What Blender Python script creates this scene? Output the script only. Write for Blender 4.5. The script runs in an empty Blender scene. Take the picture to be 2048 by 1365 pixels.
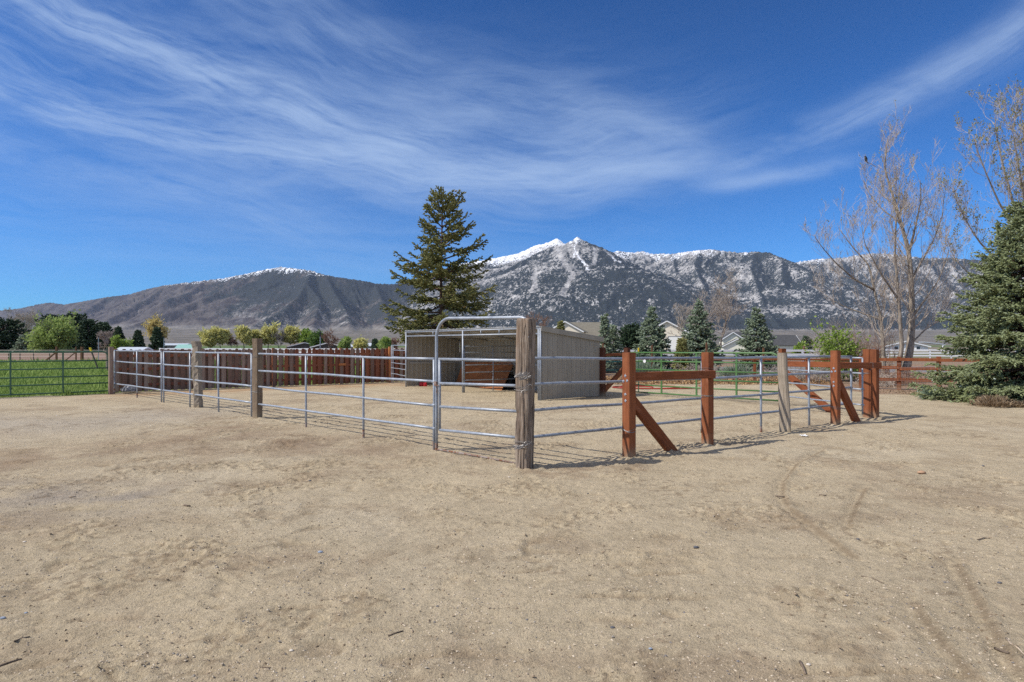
import bpy, math, random
import numpy as np
from mathutils import Vector, Matrix

# ------------------------------------------------------------------ camera, sky, sun, exposure
scene = bpy.context.scene
COL = scene.collection
F, EYE, HOR, CX = 1250.0, 1.65, 689.0, 1024.0        # focal length in photo pixels, eye height, horizon row, centre column
cam_data = bpy.data.cameras.new('camera')
cam = bpy.data.objects.new('camera', cam_data); COL.objects.link(cam)
cam.location = (0, 0, EYE); cam.rotation_euler = (math.radians(90), 0, 0)
cam_data.sensor_width = 36; cam_data.lens = F / 2048 * 36
cam_data.shift_y = (HOR - 682.5) / 2048
cam_data.clip_start = 0.1; cam_data.clip_end = 60000
scene.camera = cam
scene.view_settings.view_transform = 'Standard'; scene.view_settings.look = 'None'
scene.view_settings.exposure = 0.52; scene.view_settings.gamma = 1.0
scene.render.resolution_x = 1024; scene.render.resolution_y = 682
cy = scene.cycles
cy.max_bounces = 5; cy.diffuse_bounces = 3; cy.glossy_bounces = 2; cy.transmission_bounces = 3
cy.volume_bounces = 0; cy.transparent_max_bounces = 6; cy.use_denoising = False
cy.sample_clamp_indirect = 4

SUN_EL = math.radians(46)
SUN_DIR = Vector((-0.955, -0.295, 0)).normalized()   # horizontal direction towards the sun
sun_az = math.atan2(SUN_DIR.x, SUN_DIR.y)
sd = bpy.data.lights.new('sun', 'SUN'); sun = bpy.data.objects.new('sun', sd); COL.objects.link(sun)
sd.energy = 3.35; sd.angle = math.radians(0.53); sd.color = (1.0, 0.95, 0.88)
tv = Vector((SUN_DIR.x*math.cos(SUN_EL), SUN_DIR.y*math.cos(SUN_EL), math.sin(SUN_EL)))
sun.rotation_euler = tv.to_track_quat('Z', 'Y').to_euler()

class X:
    """a node socket that does arithmetic by adding Math nodes"""
    def __init__(s, t, k): s.t, s.k = t, k
    def m(s, op, *a, clamp=False):
        n = s.t.nodes.new('ShaderNodeMath'); n.operation = op; n.use_clamp = clamp
        for i, v in enumerate((s,) + a):
            if isinstance(v, X): s.t.links.new(v.k, n.inputs[i])
            else: n.inputs[i].default_value = v
        return X(s.t, n.outputs[0])
    def __add__(s, o): return s.m('ADD', o)
    __radd__ = __add__
    def __mul__(s, o): return s.m('MULTIPLY', o)
    __rmul__ = __mul__
    def __sub__(s, o): return s.m('SUBTRACT', o)
    def __rsub__(s, o): return (s * -1.0) + o
    def __truediv__(s, o): return s.m('DIVIDE', o)
    def __pow__(s, o): return s.m('POWER', o)
    def clamp(s): return s.m('ADD', 0.0, clamp=True)
    def step(s, a, b):
        n = s.t.nodes.new('ShaderNodeMapRange'); n.interpolation_type = 'SMOOTHSTEP'
        s.t.links.new(s.k, n.inputs[0]); n.inputs[1].default_value = a; n.inputs[2].default_value = b
        return X(s.t, n.outputs[0])
def comb(t, x, y, z):
    n = t.nodes.new('ShaderNodeCombineXYZ')
    for i, v in enumerate((x, y, z)):
        if isinstance(v, X): t.links.new(v.k, n.inputs[i])
        else: n.inputs[i].default_value = v
    return n.outputs[0]
def sep(t, k):
    n = t.nodes.new('ShaderNodeSeparateXYZ'); t.links.new(k, n.inputs[0])
    return [X(t, o) for o in n.outputs]
def noise(t, vec, scale, detail=3, rough=0.55, dist=0.0, out=0):
    n = t.nodes.new('ShaderNodeTexNoise'); t.links.new(vec, n.inputs['Vector'])
    n.inputs['Scale'].default_value = scale; n.inputs['Detail'].default_value = detail
    n.inputs['Roughness'].default_value = rough; n.inputs['Distortion'].default_value = dist
    return X(t, n.outputs[out])
def voro(t, vec, scale, feat='F1', rnd=1.0, out='Distance'):
    n = t.nodes.new('ShaderNodeTexVoronoi'); n.feature = feat; t.links.new(vec, n.inputs['Vector'])
    n.inputs['Scale'].default_value = scale; n.inputs['Randomness'].default_value = rnd
    return X(t, n.outputs[out])
def mixc(t, f, a, b, mode='MIX'):
    n = t.nodes.new('ShaderNodeMix'); n.data_type = 'RGBA'; n.blend_type = mode
    for i, v in ((0, f), (6, a), (7, b)):
        if isinstance(v, X): t.links.new(v.k, n.inputs[i])
        elif isinstance(v, (tuple, list)): n.inputs[i].default_value = (*v, 1)
        elif isinstance(v, (int, float)): n.inputs[i].default_value = v
        else: t.links.new(v, n.inputs[i])
    return X(t, n.outputs[2])
def mapv(t, vec, sc, rot=(0, 0, 0)):
    n = t.nodes.new('ShaderNodeMapping'); t.links.new(vec, n.inputs[0])
    n.inputs['Scale'].default_value = sc; n.inputs['Rotation'].default_value = rot
    return n.outputs[0]

# world: Nishita sky, plus cirrus laid out over the direction of the sky
world = bpy.data.worlds.new('World'); scene.world = world; world.use_nodes = True
t = world.node_tree; t.nodes.clear()
sky = t.nodes.new('ShaderNodeTexSky'); sky.sky_type = 'NISHITA'; sky.sun_disc = False
sky.sun_elevation = SUN_EL; sky.sun_rotation = sun_az
sky.altitude = 1450; sky.air_density = 1.0; sky.dust_density = 0.15; sky.ozone_density = 3.0
tc = t.nodes.new('ShaderNodeTexCoord')
dx, dy, dz = sep(t, tc.outputs['Generated'])
yy = dy.m('ABSOLUTE').m('MAXIMUM', 0.08)
p, q = dx / yy, dz / yy
front = dz.step(0.0, 0.10)
def band(pts, w, amp, x0, x1, fade, k1, k2, seed, curl=0.0, thr=(0.30, 0.75), w2=None):
    """one family of cirrus streaks following a parabola through three pixels of the photograph's sky"""
    P = [((a - CX)/F, (HOR - b)/F) for a, b in pts]
    c2, c1, c0 = np.polyfit([u for u, _ in P], [v for _, v in P], 2)
    cur = (p * p) * float(c2) + p * float(c1) + float(c0)
    warp = noise(t, comb(t, p * 2.2, q * 2.2, seed * 3.1), 1.0, 3, 0.6)
    s = q - cur + (warp - 0.5) * (0.10 + curl)
    if w2 is None: wi = w
    else: wi = ((p * ((w2 - w)/((x1 - x0)/F))) + (w - (w2 - w)*((x0 - CX)/F)/((x1 - x0)/F))).m('MAXIMUM', 0.008)
    g = ((s / wi) * (s / wi) * -1.0).m('EXPONENT')
    pa, pb, fd = (x0 - CX)/F, (x1 - CX)/F, fade/F
    msk = p.step(pa - fd, pa + fd) * (1.0 - p.step(pb - fd, pb + fd))
    n1 = noise(t, comb(t, p * k1, s * k2 * 0.72, seed * 1.7), 1.0, 7, 0.66, 0.35)
    n2 = noise(t, comb(t, p * k1 * 3.1, s * k2 * 1.4, seed * 2.9), 1.0, 6, 0.70, 0.5)
    n3 = noise(t, comb(t, p * k1 * 1.5, q * k1 * 4.0, seed * 4.3), 1.0, 4, 0.6)
    return g * msk * (n1 * 0.6 + n2 * 0.4).step(*thr) * n3.step(0.20, 0.56) * amp * 1.35
dens = band([(120, 20), (420, 150), (900, 320)], 0.042, 1.0, -900, 960, 160, 3.0, 40, 1.0, thr=(0.32, 0.70))
dens = dens + band([(0, 165), (450, 300), (1150, 350)], 0.032, 0.85, -1200, 1230, 220, 2.8, 44, 2.0, thr=(0.34, 0.70))
dens = dens + band([(0, 95), (500, 240), (1200, 300)], 0.125, 0.50, -1500, 1330, 300, 2.2, 30, 3.0, 0.08, (0.36, 0.74))
dens = dens + band([(900, 215), (1180, 235), (1420, 275)], 0.030, 0.40, 820, 1430, 130, 2.2, 22, 4.0, thr=(0.28, 0.7))
dens = dens + band([(1220, 338), (1600, 285), (2048, 50)], 0.014, 0.58, 1240, 2600, 180, 2.4, 30, 5.0, -0.04, (0.24, 0.64), w2=0.060)
dens = dens + band([(1380, 378), (1560, 358), (1720, 322)], 0.012, 0.50, 1410, 1700, 60, 3.0, 30, 6.0, -0.06, (0.22, 0.62))
dens = dens + band([(0, 270), (250, 330), (700, 470)], 0.045, 0.42, -900, 620, 200, 2.4, 30, 7.0, thr=(0.32, 0.74))
dens = dens + band([(450, 395), (760, 398), (980, 420)], 0.034, 0.32, 420, 960, 120, 2.4, 24, 8.0, thr=(0.30, 0.75))
dens = dens + band([(0, 500), (500, 520), (1100, 545)], 0.035, 0.22, -900, 1300, 300, 1.2, 20, 9.0, thr=(0.36, 0.8))
dens = dens + band([(480, -20), (720, 55), (900, 160)], 0.055, 0.45, 300, 860, 150, 2.2, 16, 10.0, thr=(0.32, 0.75))
dens = dens + band([(1060, 330), (1250, 320), (1450, 285)], 0.040, 0.45, 1020, 1420, 110, 2.4, 20, 11.0, thr=(0.30, 0.75))
dens = dens + band([(560, 60), (900, 190), (1250, 250)], 0.085, 0.36, 420, 1300, 200, 2.4, 30, 12.0, 0.06, (0.34, 0.74))
dens = dens + band([(0, 420), (400, 470), (900, 500)], 0.05, 0.22, -900, 1000, 260, 1.6, 34, 13.0, thr=(0.34, 0.74))
dens = dens * front * dy.step(-0.05, 0.1)
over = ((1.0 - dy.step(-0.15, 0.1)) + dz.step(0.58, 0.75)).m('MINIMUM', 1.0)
fill_veil = noise(t, comb(t, dx * 2.0, dy * 5.0, dz * 3.0), 1.2, 5, 0.6).step(0.30, 0.75) * 0.9 * over * dz.step(0.0, 0.15)
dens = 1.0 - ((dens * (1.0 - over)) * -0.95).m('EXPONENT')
hs = t.nodes.new('ShaderNodeHueSaturation'); t.links.new(sky.outputs[0], hs.inputs['Color'])
hs.inputs['Hue'].default_value = 0.5; hs.inputs['Saturation'].default_value = 1.0; hs.inputs['Value'].default_value = 1.0
deep = mixc(t, 1.0, X(t, hs.outputs[0]), (0.108*0.33, 0.108*0.74, 0.108*1.06), 'MULTIPLY')
gm_ = t.nodes.new('ShaderNodeGamma'); t.links.new(deep.k, gm_.inputs[0]); gm_.inputs[1].default_value = 1.4
chn = sep(t, mixc(t, 1.0, X(t, gm_.outputs[0]), (1.9*1.13, 1.50*1.13, 1.30*1.13), 'MULTIPLY').k)
base = X(t, comb(t, *[(c_ * (a_/0.122)) / (c_ * b_ + 1.0) for c_, a_, b_ in zip(chn, (0.92, 1.05, 1.06), (1.2, 0.45, 0.15))]))   # thin mountain air: deep blue, less glare low down
skyc = mixc(t, dens * 0.82, base, (4.3, 5.6, 7.7))
skyc = mixc(t, fill_veil * 0.85, skyc, (9.0, 9.0, 9.2))     # white cloud added overhead and behind, out of view, to whiten the fill light
bg = t.nodes.new('ShaderNodeBackground'); wo = t.nodes.new('ShaderNodeOutputWorld')
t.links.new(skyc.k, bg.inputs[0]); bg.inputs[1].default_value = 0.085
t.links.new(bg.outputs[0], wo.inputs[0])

# ------------------------------------------------------------------ helpers
def G(px, py):
    """ground point seen at a pixel of the 2048 px wide photograph"""
    y = F*EYE/(py - HOR); return np.array([(px - CX)*y/F, y, 0.0])
def P3(px, py, y): return np.array([(px - CX)*y/F, y, EYE + (HOR - py)*y/F])
def PX(px, y, z=0.0): return np.array([(px - CX)*y/F, y, z])

def vnoise(x, y, seed=0):
    x = np.asarray(x, float); y = np.asarray(y, float)
    xi = np.floor(x).astype(np.int64); yi = np.floor(y).astype(np.int64); xf = x - xi; yf = y - yi
    def h(a, b):
        v = (a*374761393 + b*668265263 + seed*974634777) & 0xffffffff
        v = ((v ^ (v >> 13))*1274126177) & 0xffffffff
        return ((v ^ (v >> 16)) & 0xffff)/65535.0*6.2831853
    def g(a, b, u, v):
        an = h(a, b); return np.cos(an)*u + np.sin(an)*v
    s = xf*xf*xf*(xf*(xf*6 - 15) + 10); r = yf*yf*yf*(yf*(yf*6 - 15) + 10)
    a = g(xi, yi, xf, yf); b = g(xi+1, yi, xf-1, yf); c = g(xi, yi+1, xf, yf-1); d = g(xi+1, yi+1, xf-1, yf-1)
    return 1.4*((a*(1-s) + b*s)*(1-r) + (c*(1-s) + d*s)*r)
def fbm(x, y, o=4, seed=0, gain=0.5):
    v = 0; a = 1.0; tot = 0
    for i in range(o): v = v + a*vnoise(x*2**i, y*2**i, seed + i*17); tot += a; a *= gain
    return v/tot
def sst(v, a, b):
    u = np.clip((v - a)/(b - a), 0, 1); return u*u*(3 - 2*u)

def mesh_np(name, V, Fq, mats, smooth=False, attrs=None):
    """V (n,3), Fq (m,3) or (m,4) index array or a list of such arrays"""
    me = bpy.data.meshes.new(name)
    if not isinstance(Fq, list): Fq = [Fq]
    Fq = [f for f in Fq if len(f)]
    nl = sum(f.size for f in Fq); nf = sum(len(f) for f in Fq)
    me.vertices.add(len(V)); me.vertices.foreach_set('co', np.asarray(V, np.float32).ravel())
    me.loops.add(nl); me.polygons.add(nf)
    me.loops.foreach_set('vertex_index', np.concatenate([f.ravel() for f in Fq]).astype(np.int32))
    st = []; o = 0
    for f in Fq:
        st.append(o + np.arange(len(f))*f.shape[1]); o += f.size
    me.polygons.foreach_set('loop_start', np.concatenate(st).astype(np.int32))
    me.polygons.foreach_set('use_smooth', np.full(nf, bool(smooth)))
    for k, a in (attrs or {}).items():
        a = np.asarray(a, np.float32)
        if a.ndim == 1: at = me.attributes.new(k, 'FLOAT', 'POINT'); at.data.foreach_set('value', a)
        else:
            at = me.attributes.new(k, 'FLOAT_COLOR', 'POINT')
            if a.shape[1] == 3: a = np.concatenate([a, np.ones((len(a), 1), np.float32)], 1)
            at.data.foreach_set('color', a.ravel())
    me.update(calc_edges=True); me.validate()
    for m_ in (mats if isinstance(mats, (list, tuple)) else [mats]): me.materials.append(m_)
    return me

def tag(o, label=None, cat=None, group=None, kind=None):
    if label: o['label'] = label
    if cat: o['category'] = cat
    if group: o['group'] = group
    if kind: o['kind'] = kind
    return o
def thing(name, label, cat, loc=(0, 0, 0), group=None):
    o = bpy.data.objects.new(name, None); COL.objects.link(o); o.location = tuple(float(v) for v in loc)
    o.empty_display_size = 0.2
    return tag(o, label, cat, group)
def place(name, me, parent=None, base=None):
    """link a mesh; its vertices are in world space, minus the base of its thing"""
    o = bpy.data.objects.new(name, me); COL.objects.link(o)
    if parent is not None: o.parent = parent
    return o

class MB:
    """collects shapes in world space and links them as one mesh"""
    def __init__(s): s.V = []; s.Q = []; s.T = []; s.n = 0; s.R = []
    def add(s, V, Q=None, T=None, rnd=0.0):
        V = np.asarray(V, float)
        if Q is not None and len(Q): s.Q.append(np.asarray(Q) + s.n)
        if T is not None and len(T): s.T.append(np.asarray(T) + s.n)
        s.V.append(V); s.n += len(V)
        s.R.append(np.full(len(V), rnd) if np.isscalar(rnd) else rnd)
    def bar(s, a, b, w, h, up=(0, 0, 1), w2=None, h2=None, jit=0.0, rnd=0.0):
        """square bar from a to b; w across, h along up"""
        a = np.asarray(a, float); b = np.asarray(b, float); d = b - a; d = d/np.linalg.norm(d)
        u = np.asarray(up, float); u = u - d*np.dot(u, d)
        if np.linalg.norm(u) < 1e-5: u = np.array([1.0, 0, 0]) - d*d[0]
        u /= np.linalg.norm(u); r = np.cross(d, u)
        w2 = w if w2 is None else w2; h2 = h if h2 is None else h2; c = min(w, h)*0.06
        V = []
        for (pt, ww, hh) in ((a, w, h), (b, w2, h2)):
            for sx, sy in ((-1, -1), (1, -1), (1, 1), (-1, 1)):
                for k in (0, 1):
                    ex = ww/2 - (0 if (k == 0) == (sx*sy > 0) else c); ey = hh/2 - (c if (k == 0) == (sx*sy > 0) else 0)
                    V.append(pt + r*sx*ex + u*sy*ey)
        V = np.array(V)
        Q = [[i, (i+1) % 8, (i+1) % 8 + 8, i+8] for i in range(8)]
        Q += [[7, 0, 1, 2], [7, 2, 3, 6], [6, 3, 4, 5]][:3]
        Q += [[15, 10, 9, 8], [15, 14, 11, 10], [14, 13, 12, 11]]
        Q[8] = [2, 1, 0, 7]; Q[9] = [6, 3, 2, 7]; Q[10] = [5, 4, 3, 6]
        s.add(V, Q, rnd=rnd)
    def box(s, c, size, rot=0.0, rnd=0.0):
        c = np.asarray(c, float); x, y, z = [v/2 for v in size]
        ca, sa = math.cos(rot), math.sin(rot)
        V = np.array([[sx*x*ca - sy*y*sa, sx*x*sa + sy*y*ca, sz*z] for sz in (-1, 1) for sx, sy in ((-1, -1), (1, -1), (1, 1), (-1, 1))]) + c
        s.add(V, [[3, 2, 1, 0], [4, 5, 6, 7], [0, 1, 5, 4], [1, 2, 6, 5], [2, 3, 7, 6], [3, 0, 4, 7]], rnd=rnd)
    def tube(s, pts, r, n=8, cap=True, rnd=0.0):
        pts = np.asarray(pts, float); m = len(pts)
        r = np.full(m, r) if np.isscalar(r) else np.asarray(r)
        d = np.gradient(pts, axis=0); d /= (np.linalg.norm(d, axis=1)[:, None] + 1e-9)
        ref = np.array([0.0, 0, 1]) if abs(d[0, 2]) < 0.9 else np.array([1.0, 0, 0])
        u = np.zeros_like(d); prev = ref
        for i in range(m):
            v = prev - d[i]*np.dot(prev, d[i]); v /= (np.linalg.norm(v) + 1e-9); u[i] = v; prev = v
        w = np.cross(d, u); an = np.arange(n)*2*math.pi/n
        V = (pts[:, None, :] + r[:, None, None]*(np.cos(an)[None, :, None]*u[:, None, :] + np.sin(an)[None, :, None]*w[:, None, :])).reshape(-1, 3)
        i = np.arange(m-1)[:, None]*n; j = np.arange(n)[None, :]; k = (j + 1) % n
        Q = np.stack([i + j, i + k, i + n + k, i + n + j], -1).reshape(-1, 4)
        T = None
        if cap:
            V = np.concatenate([V, pts[:1], pts[-1:]]); a, b = m*n, m*n + 1
            T = [[a, (q_+1) % n, q_] for q_ in range(n)] + [[b, (m-1)*n + q_, (m-1)*n + (q_+1) % n] for q_ in range(n)]
        s.add(V, Q, T, rnd=rnd)
    def prism(s, outline, d):
        """outline: points of a planar polygon; d: extrusion vector"""
        o = np.asarray(outline, float); n = len(o); d = np.asarray(d, float)
        V = np.concatenate([o, o + d]); c0 = o.mean(0); V = np.concatenate([V, [c0], [c0 + d]])
        Q = [[i, (i+1) % n, (i+1) % n + n, i + n] for i in range(n)]
        T = [[2*n, (i+1) % n, i] for i in range(n)] + [[2*n+1, n+i, n+(i+1) % n] for i in range(n)]
        s.add(V, Q, T)
    def build(s, name, mat, parent=None, smooth=False, label=None):
        if not s.V: return None
        V = np.concatenate(s.V)
        b = np.array(parent.location) if parent is not None and parent.type == 'EMPTY' else np.zeros(3)
        if parent is not None and parent.parent is not None: b = np.array(parent.parent.location)
        elif parent is not None: b = np.array(parent.location)
        fs = []
        if s.Q: fs.append(np.concatenate(s.Q))
        if s.T: fs.append(np.concatenate([np.asarray(x).reshape(-1, 3) for x in s.T]))
        me = mesh_np(name, V - b, fs, mat, smooth, {'rnd': np.concatenate(s.R)})
        o = place(name, me, parent)
        if label: o['label'] = label
        return o
def solo(mb, name, mat, label, cat, group=None, kind=None, smooth=False):
    return tag(mb.build(name, mat, None, smooth), label, cat, group, kind)

# ------------------------------------------------------------------ materials
def mat(name, fn):
    m_ = bpy.data.materials.new(name); m_.use_nodes = True; t = m_.node_tree; t.nodes.clear()
    out = t.nodes.new('ShaderNodeOutputMaterial'); b = t.nodes.new('ShaderNodeBsdfPrincipled')
    t.links.new(b.outputs[0], out.inputs[0])
    tc = t.nodes.new('ShaderNodeTexCoord')
    r = fn(t, b, tc.outputs['Object'])
    def put(k, v):
        if isinstance(v, X): t.links.new(v.k, b.inputs[k])
        elif isinstance(v, (tuple, list)): b.inputs[k].default_value = (*v, 1)
        else: b.inputs[k].default_value = v
    put('Base Color', r.get('c', (0.5, 0.5, 0.5))); put('Roughness', r.get('r', 0.8)); put('Metallic', r.get('m', 0.0))
    put('Specular IOR Level', r.get('s', 0.3))
    if 'bump' in r:
        bn = t.nodes.new('ShaderNodeBump'); bn.inputs['Strength'].default_value = r.get('bs', 0.5)
        bn.inputs['Distance'].default_value = r.get('bd', 0.01); t.links.new(r['bump'].k, bn.inputs['Height'])
        t.links.new(bn.outputs[0], b.inputs['Normal'])
    if r.get('trans'):
        tr = t.nodes.new('ShaderNodeBsdfTranslucent'); mx = t.nodes.new('ShaderNodeMixShader')
        mx.inputs[0].default_value = r['trans']
        if isinstance(r['c'], X): t.links.new(r['c'].k, tr.inputs[0])
        else: tr.inputs[0].default_value = (*r['c'], 1)
        t.links.new(b.outputs[0], mx.inputs[1]); t.links.new(tr.outputs[0], mx.inputs[2]); t.links.new(mx.outputs[0], out.inputs[0])
    return m_
def attr(t, n, col=False):
    a = t.nodes.new('ShaderNodeAttribute'); a.attribute_name = n; return X(t, a.outputs['Color' if col else 'Fac'])
def objrnd(t): return X(t, t.nodes.new('ShaderNodeObjectInfo').outputs['Random'])

def wood_fn(c1, c2, c3, axis=2, freq=60, str_=0.5, splash=True, vary=0.25):
    def fn(t, b, o):
        sc = [freq]*3; sc[axis] = freq*0.035
        g = noise(t, mapv(t, o, sc), 1.0, 5, 0.65, 0.6)
        g2 = noise(t, mapv(t, o, [v*3.2 for v in sc]), 1.0, 3, 0.6)
        big = noise(t, o, 2.3, 3, 0.6)
        c = mixc(t, g.step(0.30, 0.72), c1, c2)
        c = mixc(t, (g2.step(0.52, 0.74)) * 0.75, c, c3)
        c = mixc(t, big.step(0.40, 0.75) * 0.45, c, c3)
        r_ = objrnd(t) * vary * 2.0 + (1.0 - vary)
        c = mixc(t, 1.0, c, comb(t, r_, r_, r_), 'MULTIPLY')
        z_ = sep(t, o)[2]; c = c if not splash else mixc(t, (1.0 - z_.step(0.02, 0.24)) * big.step(0.30, 0.60) * 0.7, c, (0.33, 0.26, 0.17))   # splashed dirt
        c = mixc(t, noise(t, mapv(t, o, (9, 9, 2.2)), 1.0, 4, 0.7).step(0.56, 0.72) * 0.35, c, tuple(min(1, v * 1.25 + 0.05) for v in c1))
        return dict(c=c, r=0.85, s=0.15, bump=g * 0.6 + g2 * 0.4, bs=str_, bd=0.006)
    return fn
def plain(c, r=0.6, m=0.0, s=0.3, var=0.15, sc=8, bs=0.15):
    def fn(t, b, o):
        n = noise(t, o, sc, 4, 0.6); v = (n - 0.5) * (var*2) + 1.0
        return dict(c=mixc(t, 1.0, c, comb(t, v, v, v), 'MULTIPLY'), r=(n - 0.5) * 0.2 + r, m=m, s=s, bump=n, bs=bs, bd=0.003)
    return fn
def galv(t, b, o):
    n = noise(t, o, 9, 4, 0.65); v = voro(t, mapv(t, o, (1, 1, 1)), 60, out='Color') * 0.25 + 0.875
    drt = noise(t, o, 3.1, 4, 0.7).step(0.55, 0.78)
    c = mixc(t, n.step(0.3, 0.7), (0.27, 0.295, 0.33), (0.37, 0.40, 0.44))
    c = mixc(t, 1.0, c, comb(t, v, v, v), 'MULTIPLY')
    c = mixc(t, drt * 0.45, c, (0.22, 0.20, 0.18))
    return dict(c=c, r=n * 0.25 + 0.36, m=0.35, s=0.5, bump=n, bs=0.12, bd=0.002)
M = {}
M['galv'] = mat('galvanised steel', galv)
def rusty(t, b, o):
    n = noise(t, o, 14, 4, 0.7)
    return dict(c=mixc(t, n.step(0.35, 0.65), (0.20, 0.085, 0.04), (0.30, 0.26, 0.24)), r=0.8, s=0.2, bump=n, bs=0.3, bd=0.003)
M['rust'] = mat('rusted tube foot', rusty)
M['green_dark'] = mat('dark green gate enamel', plain((0.045, 0.115, 0.062), 0.42, 0, 0.5, 0.25, 14))
M['green'] = mat('green gate enamel', plain((0.078, 0.175, 0.052), 0.45, 0, 0.5, 0.25, 14))
M['redwood'] = mat('red stained timber', wood_fn((0.320, 0.112, 0.047), (0.215, 0.070, 0.030), (0.085, 0.028, 0.016), vary=0.14))
M['redwood_x'] = mat('red stained timber lying along', wood_fn((0.31, 0.085, 0.030), (0.20, 0.052, 0.020), (0.09, 0.028, 0.014), axis=0, vary=0.12, splash=False))
M['cedar_new'] = mat('orange new fence timber', wood_fn((0.52, 0.22, 0.085), (0.40, 0.15, 0.055), (0.22, 0.08, 0.03), vary=0.15))
def picket(t, b, o):
    r_ = objrnd(t); rx = attr(t, 'rnd')
    g = noise(t, mapv(t, o, (45, 45, 1.6)), 1.0, 5, 0.65, 0.5); big = noise(t, mapv(t, o, (6, 6, 1.2)), 1.0, 4, 0.6)
    c = mixc(t, r_.step(0.1, 0.9), (0.185, 0.110, 0.080), (0.38, 0.295, 0.235))
    c = mixc(t, big.step(0.35, 0.7), c, (0.20, 0.125, 0.098))
    c = mixc(t, g.step(0.45, 0.8) * 0.7, c, (0.085, 0.050, 0.038))
    return dict(c=c, r=0.88, s=0.12, bump=g, bs=0.4, bd=0.004)
M['picket'] = mat('weathered red brown picket', picket)
def picket_red(t, b, o):
    r_ = objrnd(t)
    g = noise(t, mapv(t, o, (45, 45, 1.6)), 1.0, 5, 0.65, 0.5)
    c = mixc(t, r_, (0.30, 0.112, 0.058), (0.20, 0.080, 0.050))
    c = mixc(t, g.step(0.45, 0.8) * 0.7, c, (0.07, 0.022, 0.014))
    return dict(c=c, r=0.85, s=0.15, bump=g, bs=0.4, bd=0.004)
M['picket_red'] = mat('redder picket', picket_red)
def tie(t, b, o):
    g = noise(t, mapv(t, o, (34, 34, 1.5)), 1.0, 6, 0.7, 1.0); g2 = noise(t, mapv(t, o, (120, 120, 4)), 1.0, 3, 0.65)
    big = noise(t, mapv(t, o, (5, 5, 1.1)), 1.0, 4, 0.6, 0.5); cr = noise(t, mapv(t, o, (16, 16, 0.8)), 1.0, 3, 0.6, 1.4)
    c = mixc(t, g.step(0.30, 0.68), (0.13, 0.092, 0.068), (0.36, 0.29, 0.225))
    c = mixc(t, big.step(0.52, 0.70) * 0.7, c, (0.20, 0.115, 0.060))
    c = mixc(t, cr.step(0.58, 0.68) * 0.85, c, (0.045, 0.033, 0.027))
    c = mixc(t, g2.step(0.55, 0.75) * 0.6, c, (0.05, 0.04, 0.03))
    return dict(c=c, r=0.92, s=0.1, bump=g * 0.7 + g2 * 0.3 - cr.step(0.58, 0.66) * 0.5, bs=0.9, bd=0.012)
M['tie'] = mat('weathered railway sleeper', tie)
M['greywood'] = mat('grey weathered post', wood_fn((0.36, 0.30, 0.23), (0.26, 0.215, 0.165), (0.10, 0.08, 0.06), freq=45, str_=0.8, vary=0.1))
M['brownwood'] = mat('brown grey squared post', wood_fn((0.25, 0.185, 0.125), (0.19, 0.14, 0.095), (0.085, 0.06, 0.042), freq=30, str_=0.5, vary=0.1))
M['wire'] = mat('galvanised tie wire', plain((0.30, 0.29, 0.28), 0.5, 0.6, 0.5, 0.3, 40))
M['bolt'] = mat('zinc bolt head', plain((0.62, 0.63, 0.65), 0.35, 0.8, 0.5, 0.2, 60))
def sheet(t, b, o):
    n = noise(t, mapv(t, o, (3, 3, 0.5)), 1.0, 4, 0.6); d = noise(t, o, 2.2, 4, 0.7).step(0.5, 0.8)
    z = sep(t, o)[2]
    c = mixc(t, n.step(0.3, 0.7), (0.270, 0.243, 0.198), (0.325, 0.294, 0.241))
    c = mixc(t, d * 0.22, c, (0.19, 0.16, 0.125))
    c = mixc(t, (1.0 - z.step(0.0, 0.45)) * n * 0.8, c, (0.33, 0.26, 0.19))
    return dict(c=c, r=0.5, m=0.0, s=0.4, bump=n, bs=0.05, bd=0.004)
M['sheet'] = mat('tan painted ribbed sheet', sheet)
M['sheet_in'] = mat('bare galvanised roof sheet', plain((0.36, 0.355, 0.34), 0.5, 0.2, 0.4, 0.15, 3))
def ply(t, b, o):
    g = noise(t, mapv(t, o, (2.5, 2.5, 14)), 1.0, 5, 0.65, 1.2); s = noise(t, o, 1.6, 4, 0.6)
    c = mixc(t, g.step(0.3, 0.7), (0.36, 0.145, 0.055), (0.24, 0.085, 0.032)); c = mixc(t, s.step(0.5, 0.7) * 0.6, c, (0.16, 0.075, 0.035))
    return dict(c=c, r=0.7, s=0.2, bump=g, bs=0.1, bd=0.003)
M['ply'] = mat('red brown plywood', ply)
M['red_plastic'] = mat('red plastic', plain((0.55, 0.012, 0.018), 0.35, 0, 0.5, 0.1, 20))
M['white_paint'] = mat('white fence vinyl', plain((0.80, 0.80, 0.79), 0.45, 0, 0.4, 0.06, 4))
M['black'] = mat('black paint', plain((0.015, 0.015, 0.017), 0.5))
M['yellow'] = mat('yellow paint', plain((0.75, 0.52, 0.02), 0.5))
M['steelpost'] = mat('dull green brown steel post', plain((0.10, 0.085, 0.06), 0.6, 0.2))
M['teal'] = mat('teal painted pipe', plain((0.03, 0.15, 0.13), 0.45))
def rock(t, b, o):
    n = noise(t, o, 14, 6, 0.7); v = noise(t, o, 60, 4, 0.7)
    c = mixc(t, n.step(0.4, 0.6), (0.33, 0.32, 0.32), (0.12, 0.12, 0.13)); c = mixc(t, v.step(0.6, 0.7), c, (0.6, 0.58, 0.55))
    return dict(c=c, r=0.85, bump=n, bs=0.6, bd=0.02)
M['rock'] = mat('speckled grey granite', rock)
def bark(c1, c2):
    def fn(t, b, o):
        g = noise(t, mapv(t, o, (18, 18, 3)), 1.0, 5, 0.7, 0.6)
        return dict(c=mixc(t, g.step(0.32, 0.68), c1, c2), r=0.95, s=0.1, bump=g, bs=0.7, bd=0.02)
    return fn
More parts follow.
